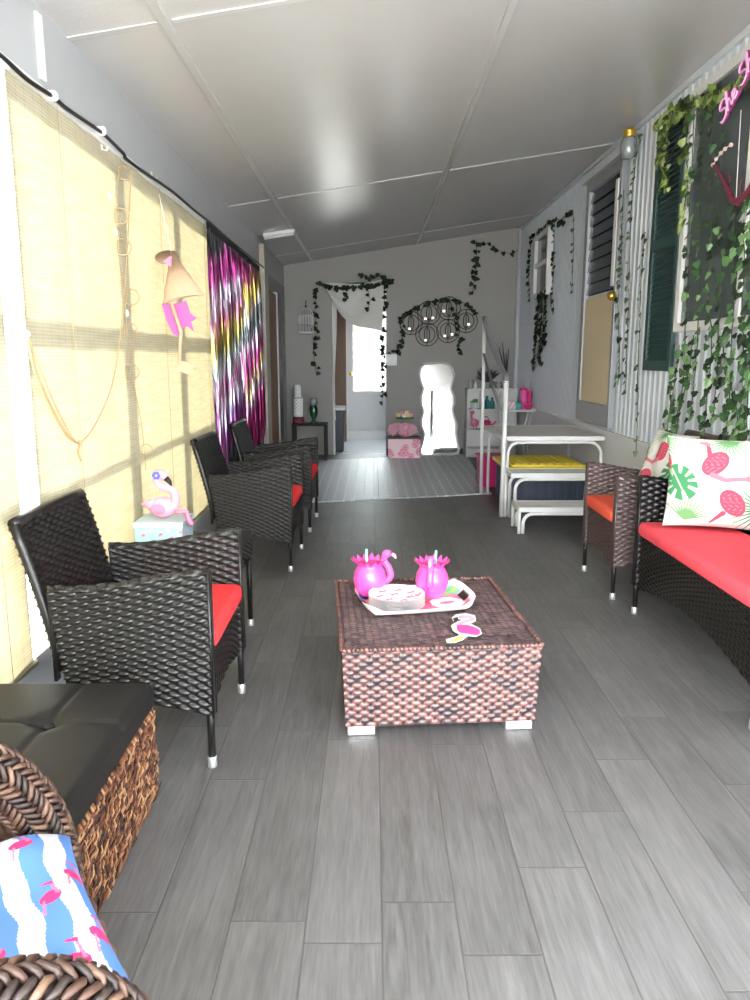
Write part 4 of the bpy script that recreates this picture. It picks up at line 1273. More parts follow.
# ================================================================== BACK OF THE ROOM
# diamond tread mats
def mat_piece(poly, label, z0=.001, z1=.012):
    g = MB(); g.prism(poly, lambda a, b, dd: (a, b, dd), z0, z1)
    return tag(g.build('tread_mat', 'diamond'), label, 'mat', 'grey diamond tread mats on the back floor')
mat_piece([(-1.06, 6.60), (.062, 6.86), (.062, 9.75), (-1.06, 9.48)], 'left grey diamond tread mat, running past the black side table')
mat_piece([(.068, 6.87), (1.16, 7.16), (1.275, 10.15), (.068, 9.80)], 'right grey diamond tread mat, lying in front of the wavy mirror')

# black side table with lantern and green lamp
bt = thing('side_table', 'narrow black metal side table against the back wall with a lantern on it', 'table', (-.80, 9.68, .0))
MB().box(-1.02, -.575, 9.52, 9.84, .45, .475).build('tabletop', 'black_metal', bt, bevel=.003)
for x_ in (-1.0, -.595):
    for y_ in (9.54, 9.82): MB().box(x_ - .016, x_ + .016, y_ - .016, y_ + .016, .013, .45).build('leg', 'black_metal', bt)
ln = thing('lantern', 'tall white patterned lantern on a maroon base on the black side table', 'lantern', (-.945, 9.68, .475))
MB().lathe([(0, 0), (.075, 0), (.078, .02), (.070, .085), (0, .085)], (-.945, 9.68, .475), 20).build('base', 'maroon', ln)
g = MB(); nu, nv = 48, 60
T_, V_ = np.meshgrid(np.linspace(0, 2 * PI, nu, endpoint=False), np.linspace(0, 1, nv), indexing='ij')
hole = (np.sin(T_ * 8) * np.sin(V_ * 34) > .55)
col = np.where(hole[..., None], np.array(lin((150, 150, 155))), np.array(lin((240, 240, 240))))
rr_ = .060 - .004 * hole
g.grid(S3(-.945 + rr_ * np.cos(T_), 9.68 + rr_ * np.sin(T_), .56 + .24 * V_), closeu=True, col=col)
g.build('pierced_body', 'attr_print', ln, attr=True)
MB().lathe([(.05, 0), (.052, 0), (.05, .015), (.043, .02), (.043, .15), (.036, .165), (0, .165)], (-.948, 9.68, .80), 20).build('candle', 'white', ln)
MB().lathe([(.0, 0), (.064, 0), (.064, .012), (.0, .012)], (-.945, 9.68, .795), 20).build('collar', 'grey_trim', ln)
gv = thing('glass_lamp', 'green glass lamp with a white globe beside the white lantern', 'lamp', (-.745, 9.66, .475))
MB().lathe([(0, 0), (.042, 0), (.044, .02), (.020, .04), (.024, .06), (.05, .11), (.054, .17), (.044, .215), (.03, .235), (0, .235)], (-.745, 9.66, .475), 22).build('base', 'green_glass', gv)
MB().lathe([(.022, 0), (.042, .015), (.050, .05), (.044, .085), (.038, .10), (0, .10)], (-.745, 9.66, .70), 20).build('globe', 'jar', gv)

# birdcage
bc_ = at(306, 320, Y=10.1)
cg = thing('birdcage', 'small white wire birdcage hanging on the back wall left of the doorway', 'birdcage', (bc_.x, 10.10, bc_.z - .17))
zc = bc_.z; cx_ = bc_.x; cyy = 10.095; R_ = .095
g = MB()
for i in range(16):
    a = 2 * PI * i / 16
    g.tube([(cx_ + R_ * math.cos(a), cyy + R_ * .8 * math.sin(a), zc - .17), (cx_ + R_ * math.cos(a), cyy + R_ * .8 * math.sin(a), zc + .06)] + [(cx_ + R_ * math.cos(a) * math.cos(t), cyy + R_ * .8 * math.sin(a) * math.cos(t), zc + .06 + .10 * math.sin(t)) for t in (.4, .8, 1.2, 1.5)], .0032, 5)
g.build('wires', 'white', cg)
for z, w_ in ((-.17, .022), (.05, .016), (-.06, .008)):
    g = MB(); g.lathe([(R_ - .004, 0), (R_ + .006, 0), (R_ + .006, w_), (R_ - .004, w_), (R_ - .004, 0)], (0, 0, 0), 24, M4=Matrix.Translation((cx_, cyy, zc + z)) @ Matrix.Diagonal((1, .8, 1, 1)))
    g.build('hoop', 'white', cg)
g = MB(); g.lathe([(0, 0), (R_, 0), (R_, .01), (0, .01)], (0, 0, 0), 24, M4=Matrix.Translation((cx_, cyy, zc - .172)) @ Matrix.Diagonal((1, .8, 1, 1))); g.build('floor_tray', 'white', cg)
g = MB(); g.sphere((cx_, cyy, zc + .17), (.012, .012, .018), 10, 8); g.tube([(cx_, cyy, zc + .18), (cx_, cyy + .03, zc + .24), (cx_, cyy + .1, zc + .255)], .005, 6); g.build('hook', 'black_metal', cg)

# doorway curtain
def PB(x, y, Y=10.12): return at(x, y, Y=Y)
cu_ = thing('door_curtain', 'white curtain swept across the top of the back doorway', 'curtain', tuple(PB(355, 285)))
top = [PB(325, 283), PB(340, 283), PB(356, 284), PB(370, 282), PB(384, 279)]
bot = [PB(325.5, 287), PB(333, 302), PB(343, 317), PB(356, 326), PB(369, 328), PB(382, 331)]
T = cr(top, 15); B = cr(bot, 12)
nv = 26; P = np.zeros((len(T), nv, 3))
for i in range(len(T)):
    for j in range(nv):
        t = j / (nv - 1)
        q = T[i].lerp(B[i], t)
        # folds that follow the sweep
        s_ = i / (len(T) - 1)
        q.y += -.03 * math.sin(t * 9 + s_ * 2.5) * (.3 + .7 * t) - .015 * math.sin(s_ * 16 + t * 5)
        P[i, j] = q
g = MB(); g.grid(P); g.grid(P + np.array([0, .004, 0])); g.build('swag', 'curtain', cu_)
g = MB()
P = np.zeros((10, 30, 3))
for i in range(10):
    for j in range(30):
        a = PB(333.2 + i * .28 + 1.0 * math.sin(j * .22), 287 + j * 4.6); P[i, j] = (a.x, 10.13 + .012 * math.sin(i * 1.7), a.z)
g.grid(P); g.grid(P + np.array([0, .003, 0])); g.build('side_drop', 'curtain', cu_)
g = MB(); a, b = PB(319, 284), PB(392, 282); g.tube([(a.x, 10.16, a.z), (b.x, 10.16, b.z)], .009, 8); g.build('rod', 'black_metal', cu_)
for x_ in (a.x + .05, b.x - .06): MB().tube([(x_, 10.16, a.z), (x_, 10.199, a.z)], .007, 6).build('bracket', 'black_metal', cu_)

# light switch
sw = at(391.5, 360, Y=YB - .004)
s_ = thing('light_switch', 'white light switch plate right of the doorway', 'switch', (sw.x, YB - .004, sw.z - .07))
MB().box(sw.x - .072, sw.x + .072, YB - .012, YB - .001, sw.z - .075, sw.z + .075).build('plate', 'white', s_, bevel=.004)
for dx in (-.03, .03): MB().box(sw.x + dx - .014, sw.x + dx + .014, YB - .018, YB - .012, sw.z - .03, sw.z + .03).build('rocker', 'white', s_, bevel=.003)

# ring candle sconce
rc = thing('ring_sconce', 'black metal wall sconce of six rings holding small candles above the mirror', 'sconce', tuple(at(438, 322, Y=10.18)))
for (x_, y_, lights) in ((411, 323, ((-.02, -.09),)), (429, 313, ((-.05, -.09), (.05, -.08))), (449, 308.5, ((-.07, -.05),)), (466, 321, ((.03, -.06),)), (427, 334.5, ((-.02, -.09),)), (448, 331, ((-.045, -.08), (.05, -.06)))):
    c = at(x_, y_, Y=10.15)
    g = MB()
    for R_ in (.150, .105):
        g.tube([(c.x + R_ * math.cos(t), 10.15, c.z + R_ * math.sin(t)) for t in np.linspace(0, 2 * PI, 32, endpoint=False)], .0052, 6, closed=True)
    g.tube([(c.x + .035 * math.cos(t), 10.15, c.z + .09 * math.sin(t)) for t in np.linspace(0, 2 * PI, 24, endpoint=False)], .006, 6, closed=True)
    g.tube([(c.x, 10.15, c.z + .15), (c.x, 10.15, c.z - .15)], .005, 5); g.tube([(c.x, 10.15, c.z + .12), (c.x, 10.198, c.z + .12)], .006, 5)
    ro = g.build('ring', 'black_metal', rc)
    for lx, lz in lights:
        MB().lathe([(0, 0), (.017, 0), (.018, .03), (0, .031)], (c.x + lx, 10.12, c.z + lz), 12).build('candle', 'tealight', ro)

# wavy mirror leaning on the back wall
mpx = [(424, 363.5), (432, 362.5), (440, 362), (448, 363), (453, 367), (455, 373), (453.5, 381), (452, 388), (454.5, 395), (455, 402), (453, 409), (454.5, 416), (457, 424), (456, 432), (457.5, 441), (458, 452), (440, 453), (421, 454), (422.5, 443), (424.5, 434), (422, 427), (421, 420), (423.5, 411), (421.5, 404), (421, 396), (423.5, 388), (421, 381), (419.5, 374), (420.5, 367.5)]
mp_ = [at(x_, y_, Y=10.05) for x_, y_ in mpx]
zlo, zhi = min(p_.z for p_ in mp_), max(p_.z for p_ in mp_)
outl = cr2([(p_.x, p_.z - zlo + .016) for p_ in mp_], 4)
mo = thing('mirror', 'tall wavy-edged white mirror leaning on the back wall', 'mirror', (.9, 10.0, 0))
def lean(a, z, dd):
    f = z / (zhi - zlo); return (a, 9.98 + .19 * f + dd, z)
g = MB(); g.prism(outl, lean, 0, .022); g.build('backing', 'white', mo)
oc = (sum(p_[0] for p_ in outl) / len(outl), sum(p_[1] for p_ in outl) / len(outl))
inn = [(oc[0] + (a - oc[0]) * .91, oc[1] + (b - oc[1]) * .965) for a, b in outl]
g = MB(); g.prism(inn, lean, -.003, -.0005); g.build('glass', 'mirror', mo)
g = MB(); pts = [Vector(lean(a, z, -.004)) for a, z in outl[::2]]; g.tube(pts, .013, 8, closed=True); g.build('frame', 'white', mo)

# pink floral box with tulle and flowers
fb = thing('floral_box', 'pink rose printed box on the floor left of the mirror', 'box', (.43, 9.88, .012))
def prose(U, V):
    rs_ = np.random.RandomState(8); col = np.empty(U.shape + (3,)); col[:] = lin((250, 215, 222))
    for i in range(14):
        cx, cy, R_ = rs_.uniform(0, .46), rs_.uniform(0, .25), rs_.uniform(.03, .055)
        d_ = np.hypot(U - cx, V - cy)
        col[d_ < R_] = lin((235, 140, 165)); col[(d_ < R_ * .75) & (np.sin(d_ * 260 + np.arctan2(V - cy, U - cx) * 2) > 0)] = lin((250, 195, 208)); col[d_ < R_ * .22] = lin((210, 80, 120))
    return col
printed_box(.215, .632, 9.74, 10.02, .0125, .262, prose).build('body', 'attr_print', fb, attr=True)
MB().box(.207, .638, 9.732, 10.028, .262, .279).build('lid', mat('mauve_lid', lin((120, 95, 100)), .6), fb, bevel=.003)
fl_ = thing('flower_basket', 'small basket of pastel flowers wrapped in pink tulle on the floral box', 'flowers', (.43, 9.88, .2795))
MB().lathe([(0, 0), (.06, 0), (.045, .06), (.06, .11), (.09, .17), (0, .165)], (.43, 9.88, .2795), 18).build('basket', 'palepink', fl_)
g = MB()
for i in range(16):
    a = rnd.uniform(-.3, PI + .3) if i % 2 else rnd.uniform(0, 2 * PI); L_ = rnd.uniform(.10, .24)
    b0 = Vector((.43, 9.88, .415)); e = b0 + Vector((math.cos(a) * L_, -.05 * rnd.random(), math.sin(a) * L_ * .45 - .06))
    s_ = Vector((-math.sin(a), 0, math.cos(a))) * .05
    e.z = max(e.z, .2805 + abs(s_.z) + .004)
    mid_ = b0.lerp(e, .5) + Vector((0, -.03, .03))
    P = np.array([[b0 - s_ * .1, b0 + s_ * .1], [mid_ - s_ * .7, mid_ + s_ * .7], [e - s_, e + s_]]); g.grid(P); g.grid(P + np.array([0, .003, 0]))
g.build('tulle', mat_cloth('pink_tulle', lin((250, 205, 218)), .5), fl_)
for i, (dx, dz, c_) in enumerate(((-.085, .25, (245, 225, 160)), (-.03, .275, (250, 190, 170)), (.03, .28, (250, 205, 195)), (.085, .25, (245, 170, 190)), (-.005, .24, (250, 240, 220)), (.055, .24, (235, 215, 150)))):
    mm = mat('petal_%d' % i, lin(c_), .6)
    g = MB()
    for j in range(7):
        a = 2 * PI * j / 7; g.sphere((.43 + dx + .018 * math.cos(a), 9.84 + .012 * math.sin(a), .2795 + dz + .04), (.018, .014, .026), 8, 6)
    g.sphere((.43 + dx, 9.84, .2795 + dz + .05), .02, 8, 6)
    g.build('blossom', mm, fl_)
g = MB()
for i in range(12):
    a = 2 * PI * i / 12; g.sphere((.43 + .09 * math.cos(a), 9.86 + .06 * math.sin(a), .2795 + .245), (.035, .02, .012), 8, 5)
g.build('leaves', 'plant', fl_)

# white shelf unit with knick-knacks
sh = thing('shelf_unit', 'white shelf unit in the back right corner behind the steps', 'shelf', (1.55, 10.0, 0))
shx0, shx1, shd = 1.245, 1.90, 1.63
for x_ in (shx0, shx1 - .02): MB().box(x_, x_ + .02, 9.86, 10.16, .0125, .88).build('side_panel', 'white', sh)
for z in (.10, .35, .62): MB().box(shx0 + .021, shx1 - .021, 9.86, 10.16, z, z + .02).build('shelf', 'white', sh)
MB().box(shx0, shx1, 9.85, 10.165, .88, .902).build('top', 'white', sh)
MB().box(shx0 + .02, shx1 - .02, 10.155, 10.165, .0125, .88).build('back', 'white', sh)
MB().box(1.675, shx1 - .021, 9.846, 9.859, .12, .879).build('door', 'white', sh, bevel=.003)
MB().box(1.445, 1.458, 9.87, 10.15, .645, .878).build('divider', 'white', sh)
MB().box(shx0, shx1, 9.859, 9.875, .0125, .10).build('plinth', 'white', sh)


def bottle(x, y, z, h, r, m, label, capm='white'):
    t_ = thing('bottle', label, 'bottle', (x, y, z), 0, 'bottles on the white shelf unit')
    MB().lathe([(0, 0), (r, 0), (r, h * .6), (r * .5, h * .75), (r * .4, h * .88), (0, h * .88)], (x, y, z), 14).build('body', m, t_)
    MB().lathe([(0, 0), (r * .5, 0), (r * .5, h * .13), (0, h * .13)], (x, y, z + h * .87), 12).build('cap', capm, t_)


for (x_, h_, m_, l_) in ((1.30, .13, 'grey_trim', 'grey bottle at the left end of the shelf unit top'), (1.36, .10, 'white', 'short white bottle on the shelf unit top beside the grey one'), (1.60, .12, 'jar', 'clear glass bottle on the shelf unit top below the dark plant'), (1.665, .10, 'silver', 'small silver bottle on the shelf unit top near the white pot')):
    bottle(x_, 9.97, .902, h_, .024, m_, l_)
bottle(1.515, 9.95, .64, .17, .035, 'teal', 'teal bottle in the upper compartment of the shelf unit', 'plant')
bottle(1.585, 9.95, .64, .15, .032, 'teal', 'second teal bottle in the upper compartment, nearest the shelf door', 'teal')


def leaf_fan(g, c, n, L_, w_, spread, up=1.0, seed=1):
    rs_ = random.Random(seed)
    for i in range(n):
        a = rs_.uniform(0, 2 * PI); el = rs_.uniform(.3, 1.3) * spread
        dr = Vector((math.cos(a) * math.sin(el), math.sin(a) * math.sin(el) * .6, math.cos(el) * up)).normalized()
        sd = dr.cross(Vector((0, 1, .2))).normalized(); l2 = L_ * rs_.uniform(.6, 1.1)
        pts = []
        for t in np.linspace(0, 1, 5):
            q = Vector(c) + dr * l2 * t + Vector((0, 0, -.25 * l2 * t * t)); ww = w_ * math.sin(PI * (.12 + .86 * t))
            pts.append([tuple(q - sd * ww), tuple(q + Vector((0, -.004, 0))), tuple(q + sd * ww)])
        g.grid(np.array(pts)); 


pp = thing('potted_plant', 'dark leafy plant in a small pot on the shelf unit top', 'plant', (1.50, 9.98, .902))
MB().lathe([(0, 0), (.035, 0), (.045, .08), (.04, .085), (0, .08)], (1.50, 9.98, .902), 16).build('pot', 'grey_trim', pp)
g = MB(); leaf_fan(g, (1.50, 9.98, .98), 26, .26, .022, .7, seed=4); g.build('foliage', 'dark_plant', pp)
rp_ = thing('reed_pot', 'white pot of tall dark reeds at the right end of the shelf unit', 'plant', (1.765, 9.98, .902))
MB().lathe([(0, 0), (.036, 0), (.044, .10), (.038, .105), (0, .10)], (1.765, 9.98, .902), 16).build('pot', 'white', rp_)
g = MB()
for i, (dx, L_) in enumerate(((-.10, .44), (-.06, .50), (-.01, .36), (-.13, .34), (.02, .42))):
    g.tube([(1.765, 9.98, 1.0), (1.765 + dx * .5, 9.975 + .004 * i, 1.0 + L_ * .5), (1.765 + dx * 1.1, 9.97 + .004 * i, 1.0 + L_)], [.007, .008, .005], 6)
g.build('reeds', 'dark_plant', rp_)
gp = thing('potted_plant', 'bright green plant in a white pot in the left compartment of the shelf unit', 'plant', (1.355, 9.95, .64))
MB().lathe([(0, 0), (.04, 0), (.05, .08), (.045, .085), (0, .08)], (1.355, 9.95, .64), 16).build('pot', 'white', gp)
g = MB(); leaf_fan(g, (1.355, 9.95, .715), 30, .085, .020, .8, seed=9); g.build('foliage', 'plant', gp)
# pink flamingo watering figure and pink box
pf_ = thing('flamingo_figure', 'hot pink flamingo ornament in the lower left compartment of the shelf unit', 'figurine', (1.36, 9.93, .37))
g = MB(); g.sphere((1.36, 9.93, .46), (.055, .04, .05), 14, 10); g.tube(cr([(1.335, 9.93, .49), (1.315, 9.93, .55), (1.34, 9.93, .595), (1.325, 9.93, .60), (1.30, 9.93, .585)], 5), .014, 8); g.build('body', 'midpink', pf_)
for dx in (-.015, .02): MB().tube([(1.36 + dx, 9.93, .371), (1.36 + dx, 9.93, .43)], .008, 6).build('leg', 'midpink', pf_)
wc = thing('watering_can', 'hot pink watering can beside the flamingo ornament on the shelf unit', 'watering can', (1.52, 9.95, .37))
MB().lathe([(0, 0), (.055, 0), (.058, .10), (.04, .12), (0, .12)], (1.52, 9.95, .37), 16).build('body', 'hotpink', wc)
MB().tube([(1.572, 9.95, .41), (1.615, 9.95, .45), (1.645, 9.95, .475)], [.012, .009, .012], 8).build('spout', 'hotpink', wc)
MB().tube(cr([(1.47, 9.95, .47), (1.445 + .02, 9.95, .52), (1.52, 9.95, .54), (1.55, 9.95, .49)], 5), .007, 6).build('handle', 'hotpink', wc)

# round white folding table with pink things
rt = thing('folding_table', 'round white folding table by the ribbed wall behind the steps', 'table', (1.70, 8.85, 0))
g = MB(); g.lathe([(0, 0), (.215, 0), (.225, .006), (.225, .020), (.215, .026), (0, .026)], (1.70, 8.85, .69), 40); g.build('tabletop', 'white', rt)
for (a0, a1) in (((1.53, 8.72, 0.013), (1.60, 8.74, .40)), ((1.87, 8.72, .013), (1.80, 8.74, .40)), ((1.53, 8.98, .013), (1.60, 8.96, .40)), ((1.87, 8.98, .013), (1.80, 8.96, .40))):
    e = (1.70 + (a1[0] - 1.70) * 1.6, a1[1], .69)
    MB().tube(cr([(a0[0], a0[1], 0.0), a1, ((a1[0] + e[0]) / 2 + .01 * (1 if a1[0] > 1.7 else -1), a1[1], .58), e], 5), .011, 8).build('leg', 'white', rt)
tz = .716
tw_ = thing('rolled_towel', 'rolled pink and teal towel on the round white table', 'towel', (1.625, 8.74, tz))
g = MB(); nu, nv = 30, 24
T_, V_ = np.meshgrid(np.linspace(0, 2 * PI, nu, endpoint=False), np.linspace(0, 1, nv), indexing='ij')
rr_ = .045 * (1 + .06 * np.sin(3 * T_)) * (1 - .25 * np.abs(2 * V_ - 1) ** 6)
col = np.where((V_ > .62)[..., None], np.array(lin((70, 190, 180))), np.where((np.sin(20 * V_ + 3 * T_) > .3)[..., None], np.array(lin((245, 170, 200))), np.array(lin((240, 235, 240)))))
g.grid(S3(1.555 + .16 * V_, 8.73 + rr_ * np.cos(T_), tz + .049 + rr_ * np.sin(T_)), closeu=True, col=col)
for xx_, cc_ in ((1.5552, (240, 200, 220)), (1.7148, (60, 180, 170))):
    g.lathe([(0, -.002), (.034, -.002), (.034, .002), (0, .002)], (0, 0, 0), 16, col=lin(cc_), M4=Matrix.Translation((xx_, 8.73, tz + .049)) @ Matrix.Rotation(PI / 2, 4, 'Y'))
g.build('roll', 'towel', tw_, attr=True)
for i, (x_, y_, h_, l_) in enumerate(((1.765, 8.80, .24, 'pink lidded drink tumbler nearest the rolled towel on the round table'), (1.845, 8.89, .20, 'second pink tumbler on the round table, nearest the ribbed wall'))):
    tm = thing('tumbler', l_, 'cup', (x_, y_, tz), 0, 'pink tumblers on the round table')
    r_ = .042
    MB().lathe([(0, 0), (r_ * .8, 0), (r_, h_ * .9), (0, h_ * .9)], (x_, y_, tz), 18).build('body', 'pink' if i == 0 else 'hotpink', tm)
    MB().lathe([(0, 0), (r_ * 1.1, 0), (r_ * 1.1, .02), (r_ * .7, .03), (0, .03)], (x_, y_, tz + h_ * .9), 18).build('lid', 'hotpink' if i == 0 else 'pink', tm)
    MB().tube([(x_, y_ - .01, tz + h_ * .95), (x_ + .01, y_ - .01, tz + h_ + .10)], .006, 6).build('straw', 'bead', tm)
bw = thing('bowl', 'hot pink bowl in front of the tumblers on the round table', 'bowl', (1.80, 8.70, tz))
MB().lathe([(0, 0), (.03, 0), (.055, .03), (.066, .062), (.060, .062), (.045, .03), (.02, .012), (0, .012)], (1.80, 8.70, tz), 20).build('body', 'hotpink', bw)
MB().lathe([(.0595, .0), (.068, 0), (.069, .006), (.0595, .006), (.0595, 0)], (1.80, 8.70, tz + .060), 20).build('rim', 'pink', bw)

# white steps with handrail
stp = thing('porch_steps', 'white metal steps with weathered grey treads below the house door', 'steps', (1.5, 6.4, 0))
def deck(x0, x1, y0, y1, z, name, nb):
    g = MB()
    for i in range(nb):
        a = y0 + (y1 - y0) * i / nb; g.box(x0, x1, a + .003, a + (y1 - y0) / nb - .003, z - .022, z)
    return g.build(name, 'grey_wood', stp, bevel=.003)
px0, px1, py0, py1, pz = 1.075, 1.915, 6.14, 7.18, .665
deck(px0 + .02, px1 - .02, py0 + .02, py1 - .02, pz, 'platform', 5)
def frame(x0, x1, y0, y1, z, name='frame'):
    g = MB(); h_ = .034; t_ = .02
    g.box(x0, x1, y0, y0 + t_, z - h_, z + .003); g.box(x0, x1, y1 - t_, y1, z - h_, z + .003); g.box(x0, x0 + t_, y0 + t_, y1 - t_, z - h_, z + .003); g.box(x1 - t_, x1, y0 + t_, y1 - t_, z - h_, z + .003)
    return g.build(name, 'white', stp, bevel=.004)
frame(px0, px1, py0, py1, pz)
deck(1.115, 1.845, 5.855, 6.09, .405, 'tread', 2); frame(1.095, 1.865, 5.835, 6.11, .405)
deck(1.115, 1.845, 5.505, 5.755, .20, 'tread', 2); frame(1.095, 1.865, 5.485, 5.775, .20)
def utube(x0, x1, y, z, R_, name='leg_frame'):
    zt = z - .048
    q = [(x0, y, 0), (x0, y, zt - R_)] + [(x0 + R_ * (1 - math.cos(a)), y, zt - R_ + R_ * math.sin(a)) for a in np.linspace(.2, PI / 2, 7)]
    q += [(x1 - R_ * (1 - math.sin(a)), y, zt - R_ + R_ * math.cos(a)) for a in np.linspace(0, PI / 2 - .2, 7)] + [(x1, y, zt - R_), (x1, y, 0)]
    MB().tube(q, .0135, 10).build(name, 'white', stp)
utube(px0 + .045, px1 - .025, py0 + .012, pz, .10); utube(px0 + .045, px1 - .025, py1 - .02, pz, .10)
utube(1.135, 1.84, 5.855, .405, .08); utube(1.135, 1.84, 6.09, .405, .08)
utube(1.135, 1.84, 5.505, .20, .075); utube(1.135, 1.84, 5.755, .20, .075)
for (x_, y_, z_) in ((1.105, 6.10, .38), (1.86, 6.10, .38), (1.105, 5.765, .18), (1.86, 5.765, .18), (1.105, 5.50, .18)):
    MB().tube([(x_, y_, 0), (x_, y_, z_)], .012, 10).build('leg', 'white', stp)
rb0 = (1.048, 7.15); rb1 = (1.06, 6.17)
zt0 = at(481, 316, Y=7.15).z; zt1 = at(507, 377, Y=6.17).z
zt0 = 1.665
MB().tube([(1.055, rb0[1], .0), (1.045, rb0[1], zt0)], .016, 10).build('rail_post', 'white', stp)
MB().tube([(1.075, 6.115, .0), (1.085, 6.115, zt1 - .03)], .019, 10).build('rail_post', 'white', stp)
MB().tube(cr([(1.045, rb0[1], zt0), (1.055, 6.85, zt0 - .20), (1.075, 6.35, zt1 + .08), (1.085, 6.16, zt1 + .005), (1.085, 6.115, zt1 - .05)], 6), .022, 10).build('handrail', 'rail', stp)
MB().tube([(1.048, rb0[1], 1.34), (1.082, 6.13, .74)], .014, 8).build('mid_rail', 'rail', stp)

# storage tote under the steps
to = thing('storage_tote', 'navy storage tote with a yellow lid under the white steps', 'storage box', (1.48, 6.6, 0))
tx0, tx1, ty0, ty1 = 1.135, 1.83, 6.22, 6.98
g = MB()
g.prism([(tx0 + .04, ty0 + .03), (tx1 - .04, ty0 + .03), (tx1 - .04, ty1 - .03), (tx0 + .04, ty1 - .03)], lambda a, b, dd: (1.48 + (a - 1.48) * (1 + .10 * dd), 6.6 + (b - 6.6) * (1 + .10 * dd), dd), 0, .365)
for i in range(9):
    x_ = tx0 + .08 + i * (tx1 - tx0 - .16) / 8
    g.box(x_ - .018, x_ + .018, ty0 + .012, ty0 + .034, .02, .33)
for i in range(7):
    y_ = ty0 + .09 + i * (ty1 - ty0 - .18) / 6
    g.box(tx0 + .02, tx0 + .045, y_ - .018, y_ + .018, .02, .33)
g.build('body', 'navy', to, bevel=.006)
g = MB(); g.box(tx0 - .005, tx1 + .005, ty0 - .005, ty1 + .005, .366, .398); g.box(tx0 + .05, tx1 - .05, ty0 + .05, ty1 - .05, .398, .412)
for i in range(8):
    x_ = tx0 + .10 + i * (tx1 - tx0 - .2) / 7; g.box(x_ - .022, x_ + .022, ty0 + .09, ty1 - .09, .412, .420)
g.build('lid', 'yellow', to, bevel=.008)
pb = thing('pink_bin', 'magenta bin on the floor behind the platform of the white steps', 'bin', (1.20, 7.62, 0))
MB().prism([(1.10, 7.5), (1.31, 7.5), (1.31, 7.74), (1.10, 7.74)], lambda a, b, dd: (1.205 + (a - 1.205) * (1 + .5 * dd), 7.62 + (b - 7.62) * (1 + .5 * dd), dd + .0125), 0, .30).build('body', 'hotpink', pb, bevel=.006)
MB().box(1.07, 1.34, 7.46, 7.78, .313, .33).build('rim', 'hotpink', pb, bevel=.005)

# bin in the hall
hb = thing('trash_bin', 'dark blue bin with a pale rim just inside the back doorway', 'bin', (-.49, 10.62, 0))
g = MB(); g.prism([(-.60, 10.5), (-.385, 10.5), (-.385, 10.74), (-.60, 10.74)], lambda a, b, dd: (-.49 + (a + .49) * (.82 + .3 * dd), 10.62 + (b - 10.62) * (.82 + .3 * dd), dd), 0, .58); g.build('body', mat('dark_bin', (.018, .026, .042), .45, var=.1), hb, bevel=.01)
MB().box(-.61, -.372, 10.49, 10.75, .58, .635).build('rim', 'grey_trim', hb, bevel=.008)

# ================================================================== RIGHT WALL
# shutter
su = thing('shutter', 'dark green louvred shutter left of the ivy covered window', 'shutter', (1.92, 5.13, 1.22))
y0, y1, z0, z1 = 4.875, 5.36, 1.215, 2.86
g = MB(); g.box(1.905, 1.933, y0, y0 + .055, z0, z1); g.box(1.905, 1.933, y1 - .055, y1, z0, z1)
for zz_ in (z0, (z0 + z1) / 2 - .03, z1 - .07): g.box(1.905, 1.933, y0 + .055, y1 - .055, zz_, zz_ + .07)
g.build('frame', 'shutter', su, bevel=.003)
g = MB()
nl = 44
for i in range(nl):
    z = z0 + .07 + (z1 - z0 - .14) * i / nl; hh = (z1 - z0 - .14) / nl
    g.add([(1.909, y0 + .055, z), (1.909, y1 - .055, z), (1.925, y1 - .055, z + hh), (1.925, y0 + .055, z + hh), (1.915, y0 + .055, z), (1.915, y1 - .055, z), (1.931, y1 - .055, z + hh), (1.931, y0 + .055, z + hh)],
          [(0, 1, 2, 3), (4, 7, 6, 5), (0, 4, 5, 1), (2, 6, 7, 3)], None, False)
g.build('louvres', 'shutter', su)

# wall jar lamp with brass cap
jl = at(629, 142, X=1.84)
la = thing('jar_lamp', 'clear jar lamp with a brass cap high on the ribbed wall beside the door', 'lamp', (1.84, jl.y, jl.z - .12))
zb_ = jl.z
MB().lathe([(0, -.115), (.035, -.11), (.055, -.08), (.060, -.03), (.050, .015), (.040, .03), (0, .03)], (1.84, jl.y, zb_), 20).build('jar', 'jar', la)
MB().lathe([(0, .03), (.044, .03), (.046, .045), (.042, .055), (.046, .065), (.042, .085), (.02, .095), (0, .095)], (1.84, jl.y, zb_), 20).build('cap', 'gold', la)
MB().tube([(1.84, jl.y, zb_ + .05), (1.90, jl.y, zb_ + .055), (1.933, jl.y, zb_ + .05)], .008, 8).build('bracket', 'grey_trim', la)

# script sign
SG = {
    'S': ([[(.62, .92), (.45, 1.02), (.22, .95), (.14, .75), (.30, .58), (.50, .45), (.56, .22), (.40, .02), (.15, .0), (.02, .14)]], .62),
    'h': ([[(-.04, .1), (.10, .55), (.20, 1.05), (.12, 1.08), (.06, .7), (.05, .0)], [(.05, .22), (.17, .50), (.30, .50), (.32, .25), (.34, .04), (.46, .08)]], .46),
    'e': ([[(-.02, .1), (.14, .24), (.30, .40), (.22, .54), (.08, .46), (.05, .20), (.16, .02), (.34, .06), (.42, .14)]], .42),
    'd': ([[(.36, .45), (.20, .52), (.05, .34), (.08, .06), (.24, .02), (.36, .24), (.42, .6), (.46, 1.08)], [(.46, 1.08), (.40, .5), (.40, .06), (.52, .06)]], .55),
    ' ': ([], .22)}
sg0 = Vector((1.79, 4.13, 2.475)); sgd = Vector((0, -.853, .52)).normalized(); sgu = Vector((0, .52, .853)).normalized()
sn = thing('script_sign', 'lilac pink cursive script sign over the ivy at upper right', 'sign', tuple(sg0))
cur = 0.; S_ = .100
